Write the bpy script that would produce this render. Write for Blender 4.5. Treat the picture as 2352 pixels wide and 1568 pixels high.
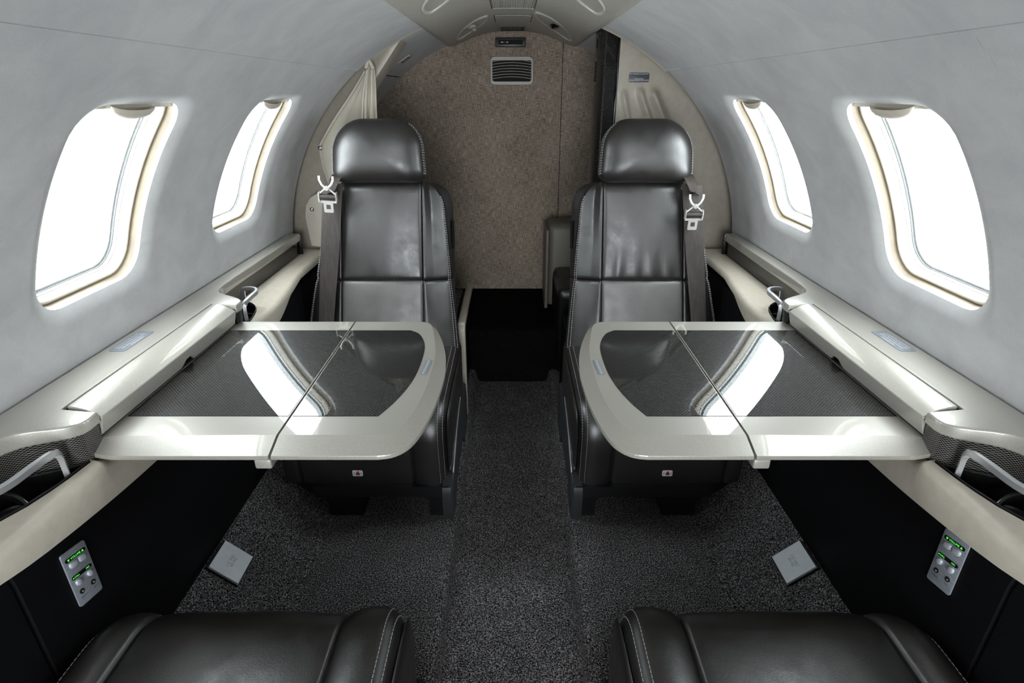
import bpy, bmesh, math, random
from mathutils import Vector, Matrix, noise as mnoise

for o in list(bpy.data.objects):
    bpy.data.objects.remove(o, do_unlink=True)
SC = bpy.context.scene
COL = SC.collection
random.seed(7)
PI = math.pi

# ------------------------------------------------------------------ camera
ZO = 1.0                      # eye height above the side floor; geometry below is written with z measured from the eye
FPX, VPY, CXP = 1300.0, 213.0, 1177.0
pitch = math.atan((784.0 - VPY) / FPX)
cam = bpy.data.cameras.new('camera'); camo = bpy.data.objects.new('camera', cam); COL.objects.link(camo)
cam.sensor_width = 36.0; cam.lens = 36.0 * FPX / 2352.0
cam.shift_x = -(CXP - 1176.0) / 2352.0
cam.clip_start = 0.01
camo.location = (0, 0, ZO); camo.rotation_euler = (PI / 2 - pitch, 0, 0)
SC.camera = camo

# ------------------------------------------------------------------ world and exposure
w = bpy.data.worlds.new('daylight'); SC.world = w; w.use_nodes = True
bg = w.node_tree.nodes['Background']
bg.inputs[0].default_value = (0.91, 0.96, 1.0, 1); bg.inputs[1].default_value = 15.0
SC.view_settings.view_transform = 'Standard'
SC.view_settings.look = 'None'
SC.view_settings.gamma = 1.0
SC.view_settings.use_curve_mapping = False
SC.view_settings.exposure = 0.0

def portal(loc, direction, sx_, sy_):
    l = bpy.data.lights.new('portal', 'AREA'); l.shape = 'RECTANGLE'; l.size = sx_; l.size_y = sy_
    l.cycles.is_portal = True
    o = bpy.data.objects.new('daylight_portal', l); COL.objects.link(o)
    o.location = loc
    o.rotation_euler = Vector(direction).to_track_quat('-Z', 'Y').to_euler()
    return o

# ------------------------------------------------------------------ material helpers
MATS = {}
def base_mat(name):
    m = bpy.data.materials.new(name); m.use_nodes = True
    nt = m.node_tree; b = nt.nodes['Principled BSDF']
    MATS[name] = m
    return m, nt, b
def setp(b, **k):
    for kk, v in k.items():
        s = b.inputs[kk.replace('_', ' ')]
        s.default_value = (*v, 1) if isinstance(v, tuple) and len(v) == 3 else v
def N(nt, t, **k):
    n = nt.nodes.new(t)
    for kk, v in k.items():
        if hasattr(n, kk): setattr(n, kk, v)
        else: n.inputs[kk].default_value = v
    return n
def LK(nt, a, b): nt.links.new(a, b)
def objco(nt): return N(nt, 'ShaderNodeTexCoord').outputs['Object']
def ramp(nt, fac, stops):
    r = nt.nodes.new('ShaderNodeValToRGB'); e = r.color_ramp.elements
    while len(e) < len(stops): e.new(0.5)
    for i, (p, c) in enumerate(stops):
        e[i].position = p; e[i].color = (*c, 1)
    LK(nt, fac, r.inputs[0]); return r.outputs[0]
def noisef(nt, co, scale, detail=4, rough=0.5, dist=0.0):
    n = N(nt, 'ShaderNodeTexNoise'); n.inputs['Scale'].default_value = scale
    n.inputs['Detail'].default_value = detail; n.inputs['Roughness'].default_value = rough
    n.inputs['Distortion'].default_value = dist
    LK(nt, co, n.inputs['Vector']); return n.outputs['Fac']
def bump(nt, b, h, strength=0.3, dist=0.001):
    n = nt.nodes.new('ShaderNodeBump'); n.inputs['Strength'].default_value = strength
    n.inputs['Distance'].default_value = dist
    LK(nt, h, n.inputs['Height']); LK(nt, n.outputs[0], b.inputs['Normal'])
def scaled(nt, co, s):
    m = N(nt, 'ShaderNodeMapping'); m.inputs['Scale'].default_value = s; LK(nt, co, m.inputs[0]); return m.outputs[0]
def mathn(nt, op, a, b=None):
    n = nt.nodes.new('ShaderNodeMath'); n.operation = op
    for i, v in enumerate((a, b)):
        if v is None: continue
        if isinstance(v, (int, float)): n.inputs[i].default_value = v
        else: LK(nt, v, n.inputs[i])
    return n.outputs[0]

def simple(name, col, rough=0.5, metal=0.0, coat=0.0, spec=0.5, noise_amt=0.06, nscale=60, bmp=0.0, bscale=300, coat_rough=0.03):
    m, nt, b = base_mat(name)
    co = objco(nt); f = noisef(nt, co, nscale, 3)
    lo = tuple(c * (1 - noise_amt) for c in col); hi = tuple(min(1, c * (1 + noise_amt)) for c in col)
    LK(nt, ramp(nt, f, [(0.3, lo), (0.7, hi)]), b.inputs['Base Color'])
    setp(b, Roughness=rough, Metallic=metal, Coat_Weight=coat, Coat_Roughness=coat_rough, Specular_IOR_Level=spec)
    if bmp: bump(nt, b, noisef(nt, co, bscale, 3), bmp, 0.001)
    return m

def mk_suede():
    m, nt, b = base_mat('suede')
    co = objco(nt)
    big = noisef(nt, scaled(nt, co, (1.0, 1.6, 2.2)), 7, 6, 0.62, 0.6)
    fine = noisef(nt, co, 260, 3, 0.6)
    f = mathn(nt, 'ADD', mathn(nt, 'MULTIPLY', big, 0.8), mathn(nt, 'MULTIPLY', fine, 0.2))
    LK(nt, ramp(nt, f, [(0.30, (0.42, 0.42, 0.425)), (0.55, (0.50, 0.50, 0.50)), (0.75, (0.55, 0.55, 0.55))]), b.inputs['Base Color'])
    setp(b, Roughness=0.95, Specular_IOR_Level=0.1, Sheen_Weight=0.15, Sheen_Roughness=0.6)
    bump(nt, b, fine, 0.15, 0.001)
def mk_champagne():
    m, nt, b = base_mat('champagne_paint')
    co = objco(nt)
    fl = noisef(nt, co, 900, 2, 0.7)
    LK(nt, ramp(nt, fl, [(0.3, (0.34, 0.325, 0.285)), (0.7, (0.47, 0.45, 0.40))]), b.inputs['Base Color'])
    setp(b, Roughness=0.38, Metallic=0.25, Coat_Weight=1.0, Coat_Roughness=0.015, Specular_IOR_Level=0.5)
def mk_leather(name, col, perf=False, rough=0.36):
    m, nt, b = base_mat(name)
    co = objco(nt)
    v = N(nt, 'ShaderNodeTexVoronoi'); v.inputs['Scale'].default_value = 420; LK(nt, co, v.inputs['Vector'])
    soft = noisef(nt, co, 9, 5, 0.6)
    h = mathn(nt, 'ADD', mathn(nt, 'MULTIPLY', v.outputs['Distance'], 0.22), mathn(nt, 'MULTIPLY', soft, 0.8))
    c2 = tuple(c * 1.5 for c in col)
    cc = ramp(nt, noisef(nt, co, 16, 5, 0.65), [(0.3, col), (0.72, c2)])
    LK(nt, ramp(nt, noisef(nt, co, 30, 6, 0.7), [(0.3, (rough - .06,) * 3), (0.7, (rough + .10,) * 3)]), b.inputs['Roughness'])
    setp(b, Specular_IOR_Level=0.95, IOR=1.52)
    if perf:
        sp = N(nt, 'ShaderNodeSeparateXYZ'); LK(nt, co, sp.inputs[0])
        P = 0.0056
        gx = mathn(nt, 'DIVIDE', sp.outputs[0], P); gz = mathn(nt, 'DIVIDE', sp.outputs[2], P)
        u = mathn(nt, 'ADD', gx, gz); q = mathn(nt, 'SUBTRACT', gx, gz)
        du = mathn(nt, 'SUBTRACT', mathn(nt, 'FRACT', u), 0.5); dq = mathn(nt, 'SUBTRACT', mathn(nt, 'FRACT', q), 0.5)
        d = mathn(nt, 'SQRT', mathn(nt, 'ADD', mathn(nt, 'MULTIPLY', du, du), mathn(nt, 'MULTIPLY', dq, dq)))
        hole = mathn(nt, 'LESS_THAN', d, 0.17)
        mx = N(nt, 'ShaderNodeMix', data_type='RGBA'); LK(nt, hole, mx.inputs[0]); LK(nt, cc, mx.inputs[6]); mx.inputs[7].default_value = (0.001, 0.001, 0.001, 1)
        LK(nt, mx.outputs[2], b.inputs['Base Color'])
        LK(nt, mathn(nt, 'SUBTRACT', 0.95, mathn(nt, 'MULTIPLY', hole, 0.95)), b.inputs['Specular IOR Level'])
    else:
        LK(nt, cc, b.inputs['Base Color'])
    bump(nt, b, h, 0.32, 0.0012)
def mk_carbon(name, P=0.0026, lo=(0.006, 0.006, 0.006), hi=(0.046, 0.045, 0.042), axes=(0, 1)):
    m, nt, b = base_mat(name)
    co = objco(nt)
    sp = N(nt, 'ShaderNodeSeparateXYZ'); LK(nt, co, sp.inputs[0])
    u = mathn(nt, 'DIVIDE', sp.outputs[axes[0]], P); v = mathn(nt, 'DIVIDE', sp.outputs[axes[1]], P)
    fu = mathn(nt, 'FLOOR', u); fv = mathn(nt, 'FLOOR', v)
    s = mathn(nt, 'FRACT', mathn(nt, 'MULTIPLY', mathn(nt, 'ADD', fu, fv), 0.5))
    s = mathn(nt, 'GREATER_THAN', s, 0.25)
    wv = mathn(nt, 'ADD', 0.75, mathn(nt, 'MULTIPLY', noisef(nt, co, 900, 2), 0.5))
    f = mathn(nt, 'MULTIPLY', s, wv)
    LK(nt, ramp(nt, f, [(0.0, lo), (1.0, hi)]), b.inputs['Base Color'])
    setp(b, Roughness=0.5, Specular_IOR_Level=0.05, Coat_Weight=1.0, Coat_Roughness=0.008)
def mk_carpet(name, lo, hi, scale):
    m, nt, b = base_mat(name)
    co = objco(nt)
    f = noisef(nt, co, scale, 2, 0.6, 0.4)
    f2 = noisef(nt, co, 14, 4, 0.6)
    c = ramp(nt, f, [(0.40, lo), (0.56, tuple((a + c_) / 3 for a, c_ in zip(lo, hi))), (0.66, hi)])
    mx = N(nt, 'ShaderNodeMix', data_type='RGBA', blend_type='MULTIPLY'); mx.inputs[0].default_value = 1
    LK(nt, c, mx.inputs[6]); LK(nt, ramp(nt, f2, [(0.3, (0.75,) * 3), (0.7, (1,) * 3)]), mx.inputs[7])
    LK(nt, mx.outputs[2], b.inputs['Base Color'])
    setp(b, Roughness=1.0, Specular_IOR_Level=0.05)
    bump(nt, b, f, 0.9, 0.004)
def mk_weave():
    m, nt, b = base_mat('woven_bulkhead')
    co = objco(nt)
    hz = noisef(nt, scaled(nt, co, (42, 42, 470)), 1, 3, 0.7)
    vt = noisef(nt, scaled(nt, co, (470, 470, 32)), 1, 3, 0.7)
    big = noisef(nt, co, 6, 3)
    f = mathn(nt, 'ADD', mathn(nt, 'MULTIPLY', hz, 0.5), mathn(nt, 'MULTIPLY', vt, 0.5))
    f = mathn(nt, 'ADD', f, mathn(nt, 'MULTIPLY', mathn(nt, 'SUBTRACT', big, 0.5), 0.12))
    LK(nt, ramp(nt, f, [(0.36, (0.095, 0.073, 0.056)), (0.50, (0.32, 0.258, 0.205)), (0.64, (0.60, 0.505, 0.415))]), b.inputs['Base Color'])
    setp(b, Roughness=0.85, Specular_IOR_Level=0.2)
    bump(nt, b, f, 0.4, 0.0015)
def mk_glass():
    m = bpy.data.materials.new('acrylic_pane'); m.use_nodes = True; MATS['acrylic_pane'] = m
    nt = m.node_tree; nt.nodes.clear()
    out = N(nt, 'ShaderNodeOutputMaterial'); t = N(nt, 'ShaderNodeBsdfTransparent'); g = N(nt, 'ShaderNodeBsdfGlossy')
    n = N(nt, 'ShaderNodeTexNoise'); n.inputs['Scale'].default_value = 40
    t.inputs[0].default_value = (0.97, 0.985, 0.98, 1); g.inputs['Roughness'].default_value = 0.02
    lw = N(nt, 'ShaderNodeLayerWeight'); lw.inputs['Blend'].default_value = 0.5
    fc = mathn(nt, 'ADD', mathn(nt, 'MULTIPLY', mathn(nt, 'POWER', lw.outputs['Facing'], 5.0), 0.6), 0.03)
    mx = N(nt, 'ShaderNodeMixShader'); LK(nt, fc, mx.inputs[0]); LK(nt, t.outputs[0], mx.inputs[1]); LK(nt, g.outputs[0], mx.inputs[2])
    LK(nt, mx.outputs[0], out.inputs[0])
def mk_emit(name, col, s):
    m, nt, b = base_mat(name)
    f = noisef(nt, objco(nt), 300, 2)
    LK(nt, ramp(nt, f, [(0.2, tuple(c * .85 for c in col)), (0.8, col)]), b.inputs['Emission Color'])
    setp(b, Base_Color=(0.01, 0.01, 0.01)); b.inputs['Emission Strength'].default_value = s
def mk_brushed():
    m, nt, b = base_mat('brushed_aluminium')
    co = objco(nt)
    f = noisef(nt, scaled(nt, co, (900, 90, 900)), 1, 3, 0.6)
    LK(nt, ramp(nt, f, [(0.3, (0.34, 0.37, 0.42)), (0.7, (0.56, 0.60, 0.66))]), b.inputs['Base Color'])
    setp(b, Roughness=0.42, Metallic=0.55)
def mk_webbing():
    m, nt, b = base_mat('belt_webbing')
    co = objco(nt)
    f = noisef(nt, scaled(nt, co, (140, 140, 8)), 1, 3, 0.6)
    g = noisef(nt, co, 700, 2)
    LK(nt, ramp(nt, mathn(nt, 'ADD', mathn(nt, 'MULTIPLY', f, .7), mathn(nt, 'MULTIPLY', g, .3)), [(0.3, (0.024, 0.019, 0.016)), (0.7, (0.052, 0.043, 0.037))]), b.inputs['Base Color'])
    setp(b, Roughness=0.55, Specular_IOR_Level=0.4)
    bump(nt, b, g, 0.3, 0.0006)

mk_suede(); mk_champagne(); mk_glass(); mk_weave(); mk_brushed(); mk_webbing()
mk_leather('leather', (0.0125, 0.0108, 0.0100), rough=0.38); mk_leather('leather_perforated', (0.095, 0.090, 0.086), True, 0.40)
mk_carbon('carbon_table', 0.0028)
mk_carbon('carbon_recess', 0.0018, hi=(0.13, 0.12, 0.11), axes=(1, 2))
mk_carbon('carbon_post', 0.0034, lo=(0.004,) * 3, hi=(0.035, 0.034, 0.032), axes=(0, 2))
mk_carpet('carpet', (0.004, 0.004, 0.0045), (0.48, 0.46, 0.47), 360)
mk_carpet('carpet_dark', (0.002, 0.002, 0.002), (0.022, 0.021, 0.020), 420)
simple('beige_trim', (0.50, 0.455, 0.375), 0.5, bmp=0.08, bscale=500)
simple('beige_panel', (0.37, 0.335, 0.275), 0.36, bmp=0.1, bscale=500)
simple('cream_plastic', (0.62, 0.57, 0.48), 0.42)
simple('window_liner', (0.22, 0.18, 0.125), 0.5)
simple('white_seal', (0.85, 0.84, 0.80), 0.3)
simple('clear_edge', (0.50, 0.53, 0.54), 0.08, metal=0.3, coat=1.0)
simple('dark_seal', (0.05, 0.055, 0.06), 0.2)
simple('headliner_plastic', (0.50, 0.475, 0.42), 0.45, bmp=0.06, bscale=700)
simple('lens_plastic', (0.60, 0.58, 0.52), 0.35)
simple('curtain_cloth', (0.58, 0.54, 0.45), 0.6, bmp=0.25, bscale=900, nscale=20)
simple('black_panel', (0.0035, 0.0035, 0.0042), 0.6, spec=0.12, noise_amt=0.15)
simple('black_plastic', (0.010, 0.010, 0.011), 0.38, spec=0.4)
simple('black_gloss', (0.006, 0.006, 0.006), 0.07, spec=0.45)
simple('graphite_plastic', (0.028, 0.030, 0.033), 0.33)
simple('chrome', (0.80, 0.80, 0.80), 0.12, metal=1.0, noise_amt=0.02)
simple('satin_silver', (0.62, 0.63, 0.65), 0.28, metal=0.75, noise_amt=0.03)
simple('button_silver', (0.50, 0.53, 0.57), 0.32, metal=0.15, noise_amt=0.03)
simple('belt_steel', (0.60, 0.585, 0.55), 0.30, metal=0.45, noise_amt=0.03)
simple('outlet_cover', (0.70, 0.74, 0.78), 0.45, noise_amt=0.04)
simple('thread', (0.34, 0.34, 0.34), 0.7)
simple('placard_grey', (0.20, 0.22, 0.25), 0.45)
simple('placard_dark', (0.07, 0.075, 0.085), 0.45)
simple('placard_white', (0.72, 0.72, 0.72), 0.5)
simple('placard_red', (0.30, 0.03, 0.025), 0.5)
simple('print_white', (0.80, 0.82, 0.85), 0.5)
simple('print_black', (0.03, 0.03, 0.035), 0.5)
simple('seam_black', (0.004, 0.004, 0.004), 0.8)
simple('skin_paint', (0.45, 0.45, 0.45), 0.6)
simple('cabinet_olive', (0.17, 0.155, 0.125), 0.45)
mk_emit('green_light', (0.10, 1.0, 0.08), 1.6)

# ------------------------------------------------------------------ object helpers
def link(o, parent=None):
    COL.objects.link(o)
    if parent is not None:
        o.parent = parent
        p = parent; off = Vector((0, 0, 0))
        while p is not None:
            off += p.location; p = p.parent
        o.location = -off
    return o
def finish(me, mat, sharp):
    me.materials.append(MATS[mat])
    if sharp is not None:
        me.polygons.foreach_set('use_smooth', [True] * len(me.polygons))
        me.set_sharp_from_angle(angle=math.radians(sharp))
def mesh(name, vs, fs, mat, parent=None, sharp=38, sx=1, recalc=True, shift=True):
    me = bpy.data.meshes.new(name)
    me.from_pydata([(v[0] * sx, v[1], v[2] + (ZO if shift else 0)) for v in vs], [], fs)
    bm = bmesh.new(); bm.from_mesh(me)
    bmesh.ops.remove_doubles(bm, verts=bm.verts, dist=1e-6)
    if recalc: bmesh.ops.recalc_face_normals(bm, faces=bm.faces)
    bm.to_mesh(me); bm.free()
    finish(me, mat, sharp)
    return link(bpy.data.objects.new(name, me), parent)
def tag(o, label=None, cat=None, group=None, kind=None):
    if label: o['label'] = label
    if cat: o['category'] = cat
    if group: o['group'] = group
    if kind: o['kind'] = kind
    return o
def empty(name, loc, label=None, cat=None, group=None, kind=None):
    o = bpy.data.objects.new(name, None); COL.objects.link(o); o.empty_display_size = 0.05
    o.location = (loc[0], loc[1], loc[2] + ZO)
    return tag(o, label, cat, group, kind)

def gridf(vs, fs, nu, nv, fn, closed_u=False):
    b0 = len(vs)
    for j in range(nv):
        for i in range(nu):
            vs.append(fn(i, j))
    iu = nu if closed_u else nu - 1
    for j in range(nv - 1):
        for i in range(iu):
            i2 = (i + 1) % nu
            fs.append((b0 + j * nu + i, b0 + j * nu + i2, b0 + (j + 1) * nu + i2, b0 + (j + 1) * nu + i))
def loft(vs, fs, loops, closed=True, cap0=False, cap1=False):
    n = len(loops[0]); b0 = len(vs)
    for L in loops: vs.extend(L)
    for j in range(len(loops) - 1):
        for i in range(n if closed else n - 1):
            i2 = (i + 1) % n
            fs.append((b0 + j * n + i, b0 + j * n + i2, b0 + (j + 1) * n + i2, b0 + (j + 1) * n + i))
    if cap0: fs.append(tuple(b0 + i for i in range(n)))
    if cap1: fs.append(tuple(b0 + (len(loops) - 1) * n + i for i in range(n)))
def box(vs, fs, c, s, rot=None):
    b0 = len(vs)
    for dz in (-1, 1):
        for dy in (-1, 1):
            for dx in (-1, 1):
                v = Vector((dx * s[0] / 2, dy * s[1] / 2, dz * s[2] / 2))
                if rot: v = rot @ v
                vs.append(tuple(Vector(c) + v))
    for f in ((0, 1, 3, 2), (4, 6, 7, 5), (0, 4, 5, 1), (2, 3, 7, 6), (0, 2, 6, 4), (1, 5, 7, 3)):
        fs.append(tuple(b0 + k for k in f))
def bevbox(name, c, s, bev, mat, parent=None, sx=1, seg=3, rot=None, sharp=38):
    vs, fs = [], []
    box(vs, fs, (0, 0, 0), s)
    bm = bmesh.new(); bv = [bm.verts.new(v) for v in vs]
    for f in fs: bm.faces.new([bv[i] for i in f])
    bmesh.ops.recalc_face_normals(bm, faces=bm.faces)
    if bev: bmesh.ops.bevel(bm, geom=list(bm.edges), offset=bev, segments=seg, affect='EDGES', profile=0.5, clamp_overlap=True)
    for v in bm.verts:
        p = v.co.copy()
        if rot: p = rot @ p
        v.co = Vector(((p.x + c[0]) * sx, p.y + c[1], p.z + c[2] + ZO))
    bmesh.ops.recalc_face_normals(bm, faces=bm.faces)
    me = bpy.data.meshes.new(name); bm.to_mesh(me); bm.free(); finish(me, mat, sharp)
    return link(bpy.data.objects.new(name, me), parent)
def prism(name, poly, z0, z1, mat, parent=None, sx=1, bev=0.0, seg=3, sharp=38, fn=None, bev_bottom=True):
    """extrude an outline (x,y) from z0 to z1; fn maps (x,y,z)->point"""
    bm = bmesh.new()
    a = [bm.verts.new((p[0], p[1], z0)) for p in poly]; b = [bm.verts.new((p[0], p[1], z1)) for p in poly]
    n = len(poly)
    bot = bm.faces.new(a[::-1]); top = bm.faces.new(b)
    for i in range(n): bm.faces.new((a[i], a[(i + 1) % n], b[(i + 1) % n], b[i]))
    bmesh.ops.recalc_face_normals(bm, faces=bm.faces)
    if bev:
        es = [e for e in bm.edges if abs(e.verts[0].co.z - z1) < 1e-7 and abs(e.verts[1].co.z - z1) < 1e-7 or (bev_bottom and abs(e.verts[0].co.z - z0) < 1e-7 and abs(e.verts[1].co.z - z0) < 1e-7)]
        bmesh.ops.bevel(bm, geom=es, offset=bev, segments=seg, affect='EDGES', profile=0.5, clamp_overlap=True)
    for v in bm.verts:
        p = fn(*v.co) if fn else v.co
        v.co = Vector((p[0] * sx, p[1], p[2] + ZO))
    bmesh.ops.recalc_face_normals(bm, faces=bm.faces)
    me = bpy.data.meshes.new(name); bm.to_mesh(me); bm.free(); finish(me, mat, sharp)
    return link(bpy.data.objects.new(name, me), parent)
def rrect(w_, h_, r, n=6, cx=0, cy=0):
    out = []
    if isinstance(r, (int, float)): r = (r,) * 4          # order: +x+y, -x+y, -x-y, +x-y
    for k, (sx_, sy_) in enumerate(((1, 1), (-1, 1), (-1, -1), (1, -1))):
        for i in range(n + 1):
            t = PI / 2 * (k + i / n)
            out.append((cx + sx_ * (w_ / 2 - r[k]) + r[k] * math.cos(t), cy + sy_ * (h_ / 2 - r[k]) + r[k] * math.sin(t)))
    return out
def circle(r, n=24, cx=0, cy=0, ry=None):
    return [(cx + r * math.cos(2 * PI * i / n), cy + (ry or r) * math.sin(2 * PI * i / n)) for i in range(n)]
def sweep(vs, fs, path, prof, up=(0, 0, 1), closed=False, cap=True, scale=None):
    """profile (u,v) swept along path of points; u along side, v along up"""
    n = len(path); loops = []
    for i, p in enumerate(path):
        p = Vector(p)
        a = Vector(path[(i - 1) % n] if closed or i > 0 else path[0]); b = Vector(path[(i + 1) % n] if closed or i < n - 1 else path[-1])
        t = (b - a).normalized()
        u = Vector(up[i] if isinstance(up, list) else up)
        s = t.cross(u).normalized(); vv = s.cross(t).normalized()
        k = scale[i] if scale else 1
        loops.append([tuple(p + s * q[0] * k + vv * q[1] * k) for q in prof])
    if closed: loops.append(loops[0])
    loft(vs, fs, loops, True, cap and not closed, cap and not closed)
def smooth_path(pts, n=8):
    """Catmull-Rom through points"""
    P = [Vector(p) for p in pts]; out = []
    for i in range(len(P) - 1):
        p0 = P[max(i - 1, 0)]; p1 = P[i]; p2 = P[i + 1]; p3 = P[min(i + 2, len(P) - 1)]
        for k in range(n):
            t = k / n
            out.append(0.5 * ((2 * p1) + (p2 - p0) * t + (2 * p0 - 5 * p1 + 4 * p2 - p3) * t * t + (-p0 + 3 * p1 - 3 * p2 + p3) * t ** 3))
    out.append(P[-1]); return [tuple(p) for p in out]
def tube(name, pts, r, mat, parent=None, sx=1, n=10, closed=False, sharp=60):
    vs, fs = [], []
    ups = (0.013, 0.021, 1.0)
    sweep(vs, fs, pts, circle(r, n), up=ups, closed=closed)
    return mesh(name, vs, fs, mat, parent, sharp, sx)
def frame_of(o, ex, ey):
    ex = Vector(ex).normalized(); ey = Vector(ey); ey = (ey - ex * ey.dot(ex)).normalized()
    return Vector(o), ex, ey, ex.cross(ey)
def plate(name, outline, th, mat, fr, parent, bev=0.0, sharp=38, off=0.0, holes=None):
    o, ex, ey, ez = fr
    return prism(name, outline, off, off + th, mat, parent, 1, bev, 2, sharp, fn=lambda x, y, z: o + ex * x + ey * y + ez * z, bev_bottom=False)
def text_mesh(name, body, size, mat, fr, parent, off=0.0, align='CENTER', line=1.0, cx=0, cy=0, xs=1.0, extr=0.0):
    cu = bpy.data.curves.new(name, 'FONT'); cu.body = body; cu.size = size; cu.align_x = align; cu.align_y = 'CENTER'; cu.space_line = line
    cu.resolution_u = 2
    to = bpy.data.objects.new(name, cu); COL.objects.link(to)
    dg = bpy.context.evaluated_depsgraph_get(); dg.update()
    me = bpy.data.meshes.new_from_object(to.evaluated_get(dg))
    bpy.data.objects.remove(to, do_unlink=True)
    o, ex, ey, ez = fr
    for v in me.vertices:
        p = o + ex * ((v.co.x + cx) * xs) + ey * (v.co.y + cy) + ez * off
        v.co = Vector((p.x, p.y, p.z + ZO))
    me.materials.clear(); me.materials.append(MATS[mat])
    return link(bpy.data.objects.new(name, me), parent)

def clampf(x, a, b): return max(a, min(b, x))
# ------------------------------------------------------------------ the fuselage section
R, ZC = 0.7074, -0.4914
Y0, Y1, YB = -1.25, 1.80, 2.50          # rear end behind the camera, end of the grey panels, bulkhead
def cyl(s, y, d=0.0):
    """arc length s above the horizontal, d outwards"""
    ph = s / R
    return ((R + d) * math.cos(ph), y, ZC + (R + d) * math.sin(ph))
S_LOW, S_SEAM, S_PSU = R * math.radians(5.5), R * math.radians(50.7), R * math.radians(69.6)
WS, WH, WY, WW = 0.352, 0.163, 0.888, 0.1225     # window centre (arc), half height, centre y, half width
PITCH = 0.517
WYS = [WY + PITCH * k for k in (0, 1)]
NW = 96
def rr_ring(hw, hh, r):
    """NW points of a rounded rectangle, matched by direction to the cell border"""
    pts = []
    for i in range(NW):
        t = 2 * PI * (i + 0.5) / NW
        dx, dy = math.cos(t), math.sin(t)
        # ray march: superellipse-like rounded rectangle by bisection on its distance function
        lo, hi = 0.0, 1.0
        for _ in range(40):
            m_ = (lo + hi) / 2
            qx, qy = abs(dx * m_) - (hw - r), abs(dy * m_) - (hh - r)
            d = math.hypot(max(qx, 0), max(qy, 0)) + min(max(qx, qy), 0) - r
            if d > 0: hi = m_
            else: lo = m_
        pts.append((dx * lo, dy * lo))
    return pts
def ring3(inset, d, r0=0.05, yc=0.0):
    """window loop with the opening grown by -inset"""
    return [cyl(WS + q[1], yc + q[0], d) for q in rr_ring(WW - inset, WH - inset, max(0.012, r0 - inset * 0.6))]
def cell_border(yc, s0, s1, hw):
    out = []
    for i in range(NW):
        t = 2 * PI * (i + 0.5) / NW
        dx, dy = math.cos(t), math.sin(t)
        ky = (s1 - WS) / dy if dy > 1e-9 else ((s0 - WS) / dy if dy < -1e-9 else 1e9)
        kx = hw / abs(dx) if abs(dx) > 1e-9 else 1e9
        k = min(kx, ky); out.append((dx * k, dy * k))
    # snap the points nearest the corners
    for cx_, cy_ in ((hw, s1 - WS), (-hw, s1 - WS), (-hw, s0 - WS), (hw, s0 - WS)):
        i = min(range(NW), key=lambda q: (out[q][0] - cx_) ** 2 + (out[q][1] - cy_) ** 2); out[i] = (cx_, cy_)
    return out

def build_wall(side, sx):
    vs, fs = [], []
    for yc in WYS:
        bor = cell_border(yc, S_LOW, S_SEAM, PITCH / 2)
        lip = rr_ring(WW + 0.026, WH + 0.026, 0.066)
        loops = []
        for k in range(7):
            t = k / 6
            loops.append([cyl(WS + b[1] * (1 - t) + l[1] * t, yc + b[0] * (1 - t) + l[0] * t) for b, l in zip(bor, lip)])
        # the padded edge rolls over into the window well
        for k in range(1, 11):
            t = k / 10
            off = 0.026 * (1 - t)
            d = 0.0095 * (t * t * (3 - 2 * t) * 0.45 + t ** 3 * 0.55)
            q = rr_ring(WW + off, WH + off, 0.050 + off * 0.62)
            loops.append([cyl(WS + p[1], yc + p[0], d) for p in q])
        loops.append(ring3(0.0, 0.018, yc=yc))
        loft(vs, fs, loops)
    ya = WYS[-1] + PITCH / 2
    ns = 30
    gridf(vs, fs, 5, ns, lambda i, j: cyl(S_LOW + (S_SEAM - S_LOW) * j / (ns - 1), ya - 0.03 + (Y1 - ya + 0.03) * i / 4, 0.0006 if i == 0 else 0.0))
    yb_ = WYS[0] - PITCH / 2
    gridf(vs, fs, 9, ns, lambda i, j: cyl(S_LOW + (S_SEAM - S_LOW) * j / (ns - 1), Y0 + (yb_ - Y0) * i / 8))
    # top edge tucks in at the seam, front edge tucks in at the end
    gridf(vs, fs, 2, 4, lambda i, j: cyl(S_SEAM + 0.002 * min(1, j), Y0 if i == 0 else Y1, 0.004 * j))
    gridf(vs, fs, ns, 3, lambda i, j: cyl(S_LOW + (S_SEAM - S_LOW) * i / (ns - 1), Y1 + 0.003 * min(1, j), 0.012 * j))
    o = mesh('wall_' + side, vs, fs, 'suede', None, 50, sx)
    tag(o, kind='structure'); return o
walls = {}
for side, sx in (('left', -1), ('right', 1)):
    walls[sx] = build_wall(side, sx)

# outer skin: closes the cabin against daylight, with the window openings in it
vs, fs = [], []
DS = 0.066
for sx in (-1, 1):
    for yc in WYS:
        loops = []
        bor = cell_border(yc, S_LOW - 0.1, S_SEAM, PITCH / 2); q = rr_ring(WW - 0.012, WH - 0.012, 0.043)
        for k in range(4):
            t = k / 3
            loops.append([(lambda p: (p[0] * sx, p[1], p[2]))(cyl(WS + b[1] * (1 - t) + l[1] * t, yc + b[0] * (1 - t) + l[0] * t, DS)) for b, l in zip(bor, q)])
        loft(vs, fs, loops)
    ya = WYS[-1] + PITCH / 2
    gridf(vs, fs, 2, 24, lambda i, j: (lambda p: (p[0] * sx, p[1], p[2]))(cyl(S_LOW - 0.1 + (S_SEAM - S_LOW + 0.1) * j / 23, (ya, YB + 0.05)[i], DS)))
    gridf(vs, fs, 2, 24, lambda i, j: (lambda p: (p[0] * sx, p[1], p[2]))(cyl(S_LOW - 0.1 + (S_SEAM - S_LOW + 0.1) * j / 23, (Y0, WYS[0] - PITCH / 2)[i], DS)))
aa = (S_SEAM) / R; bb = (S_LOW - 0.1) / R
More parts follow.
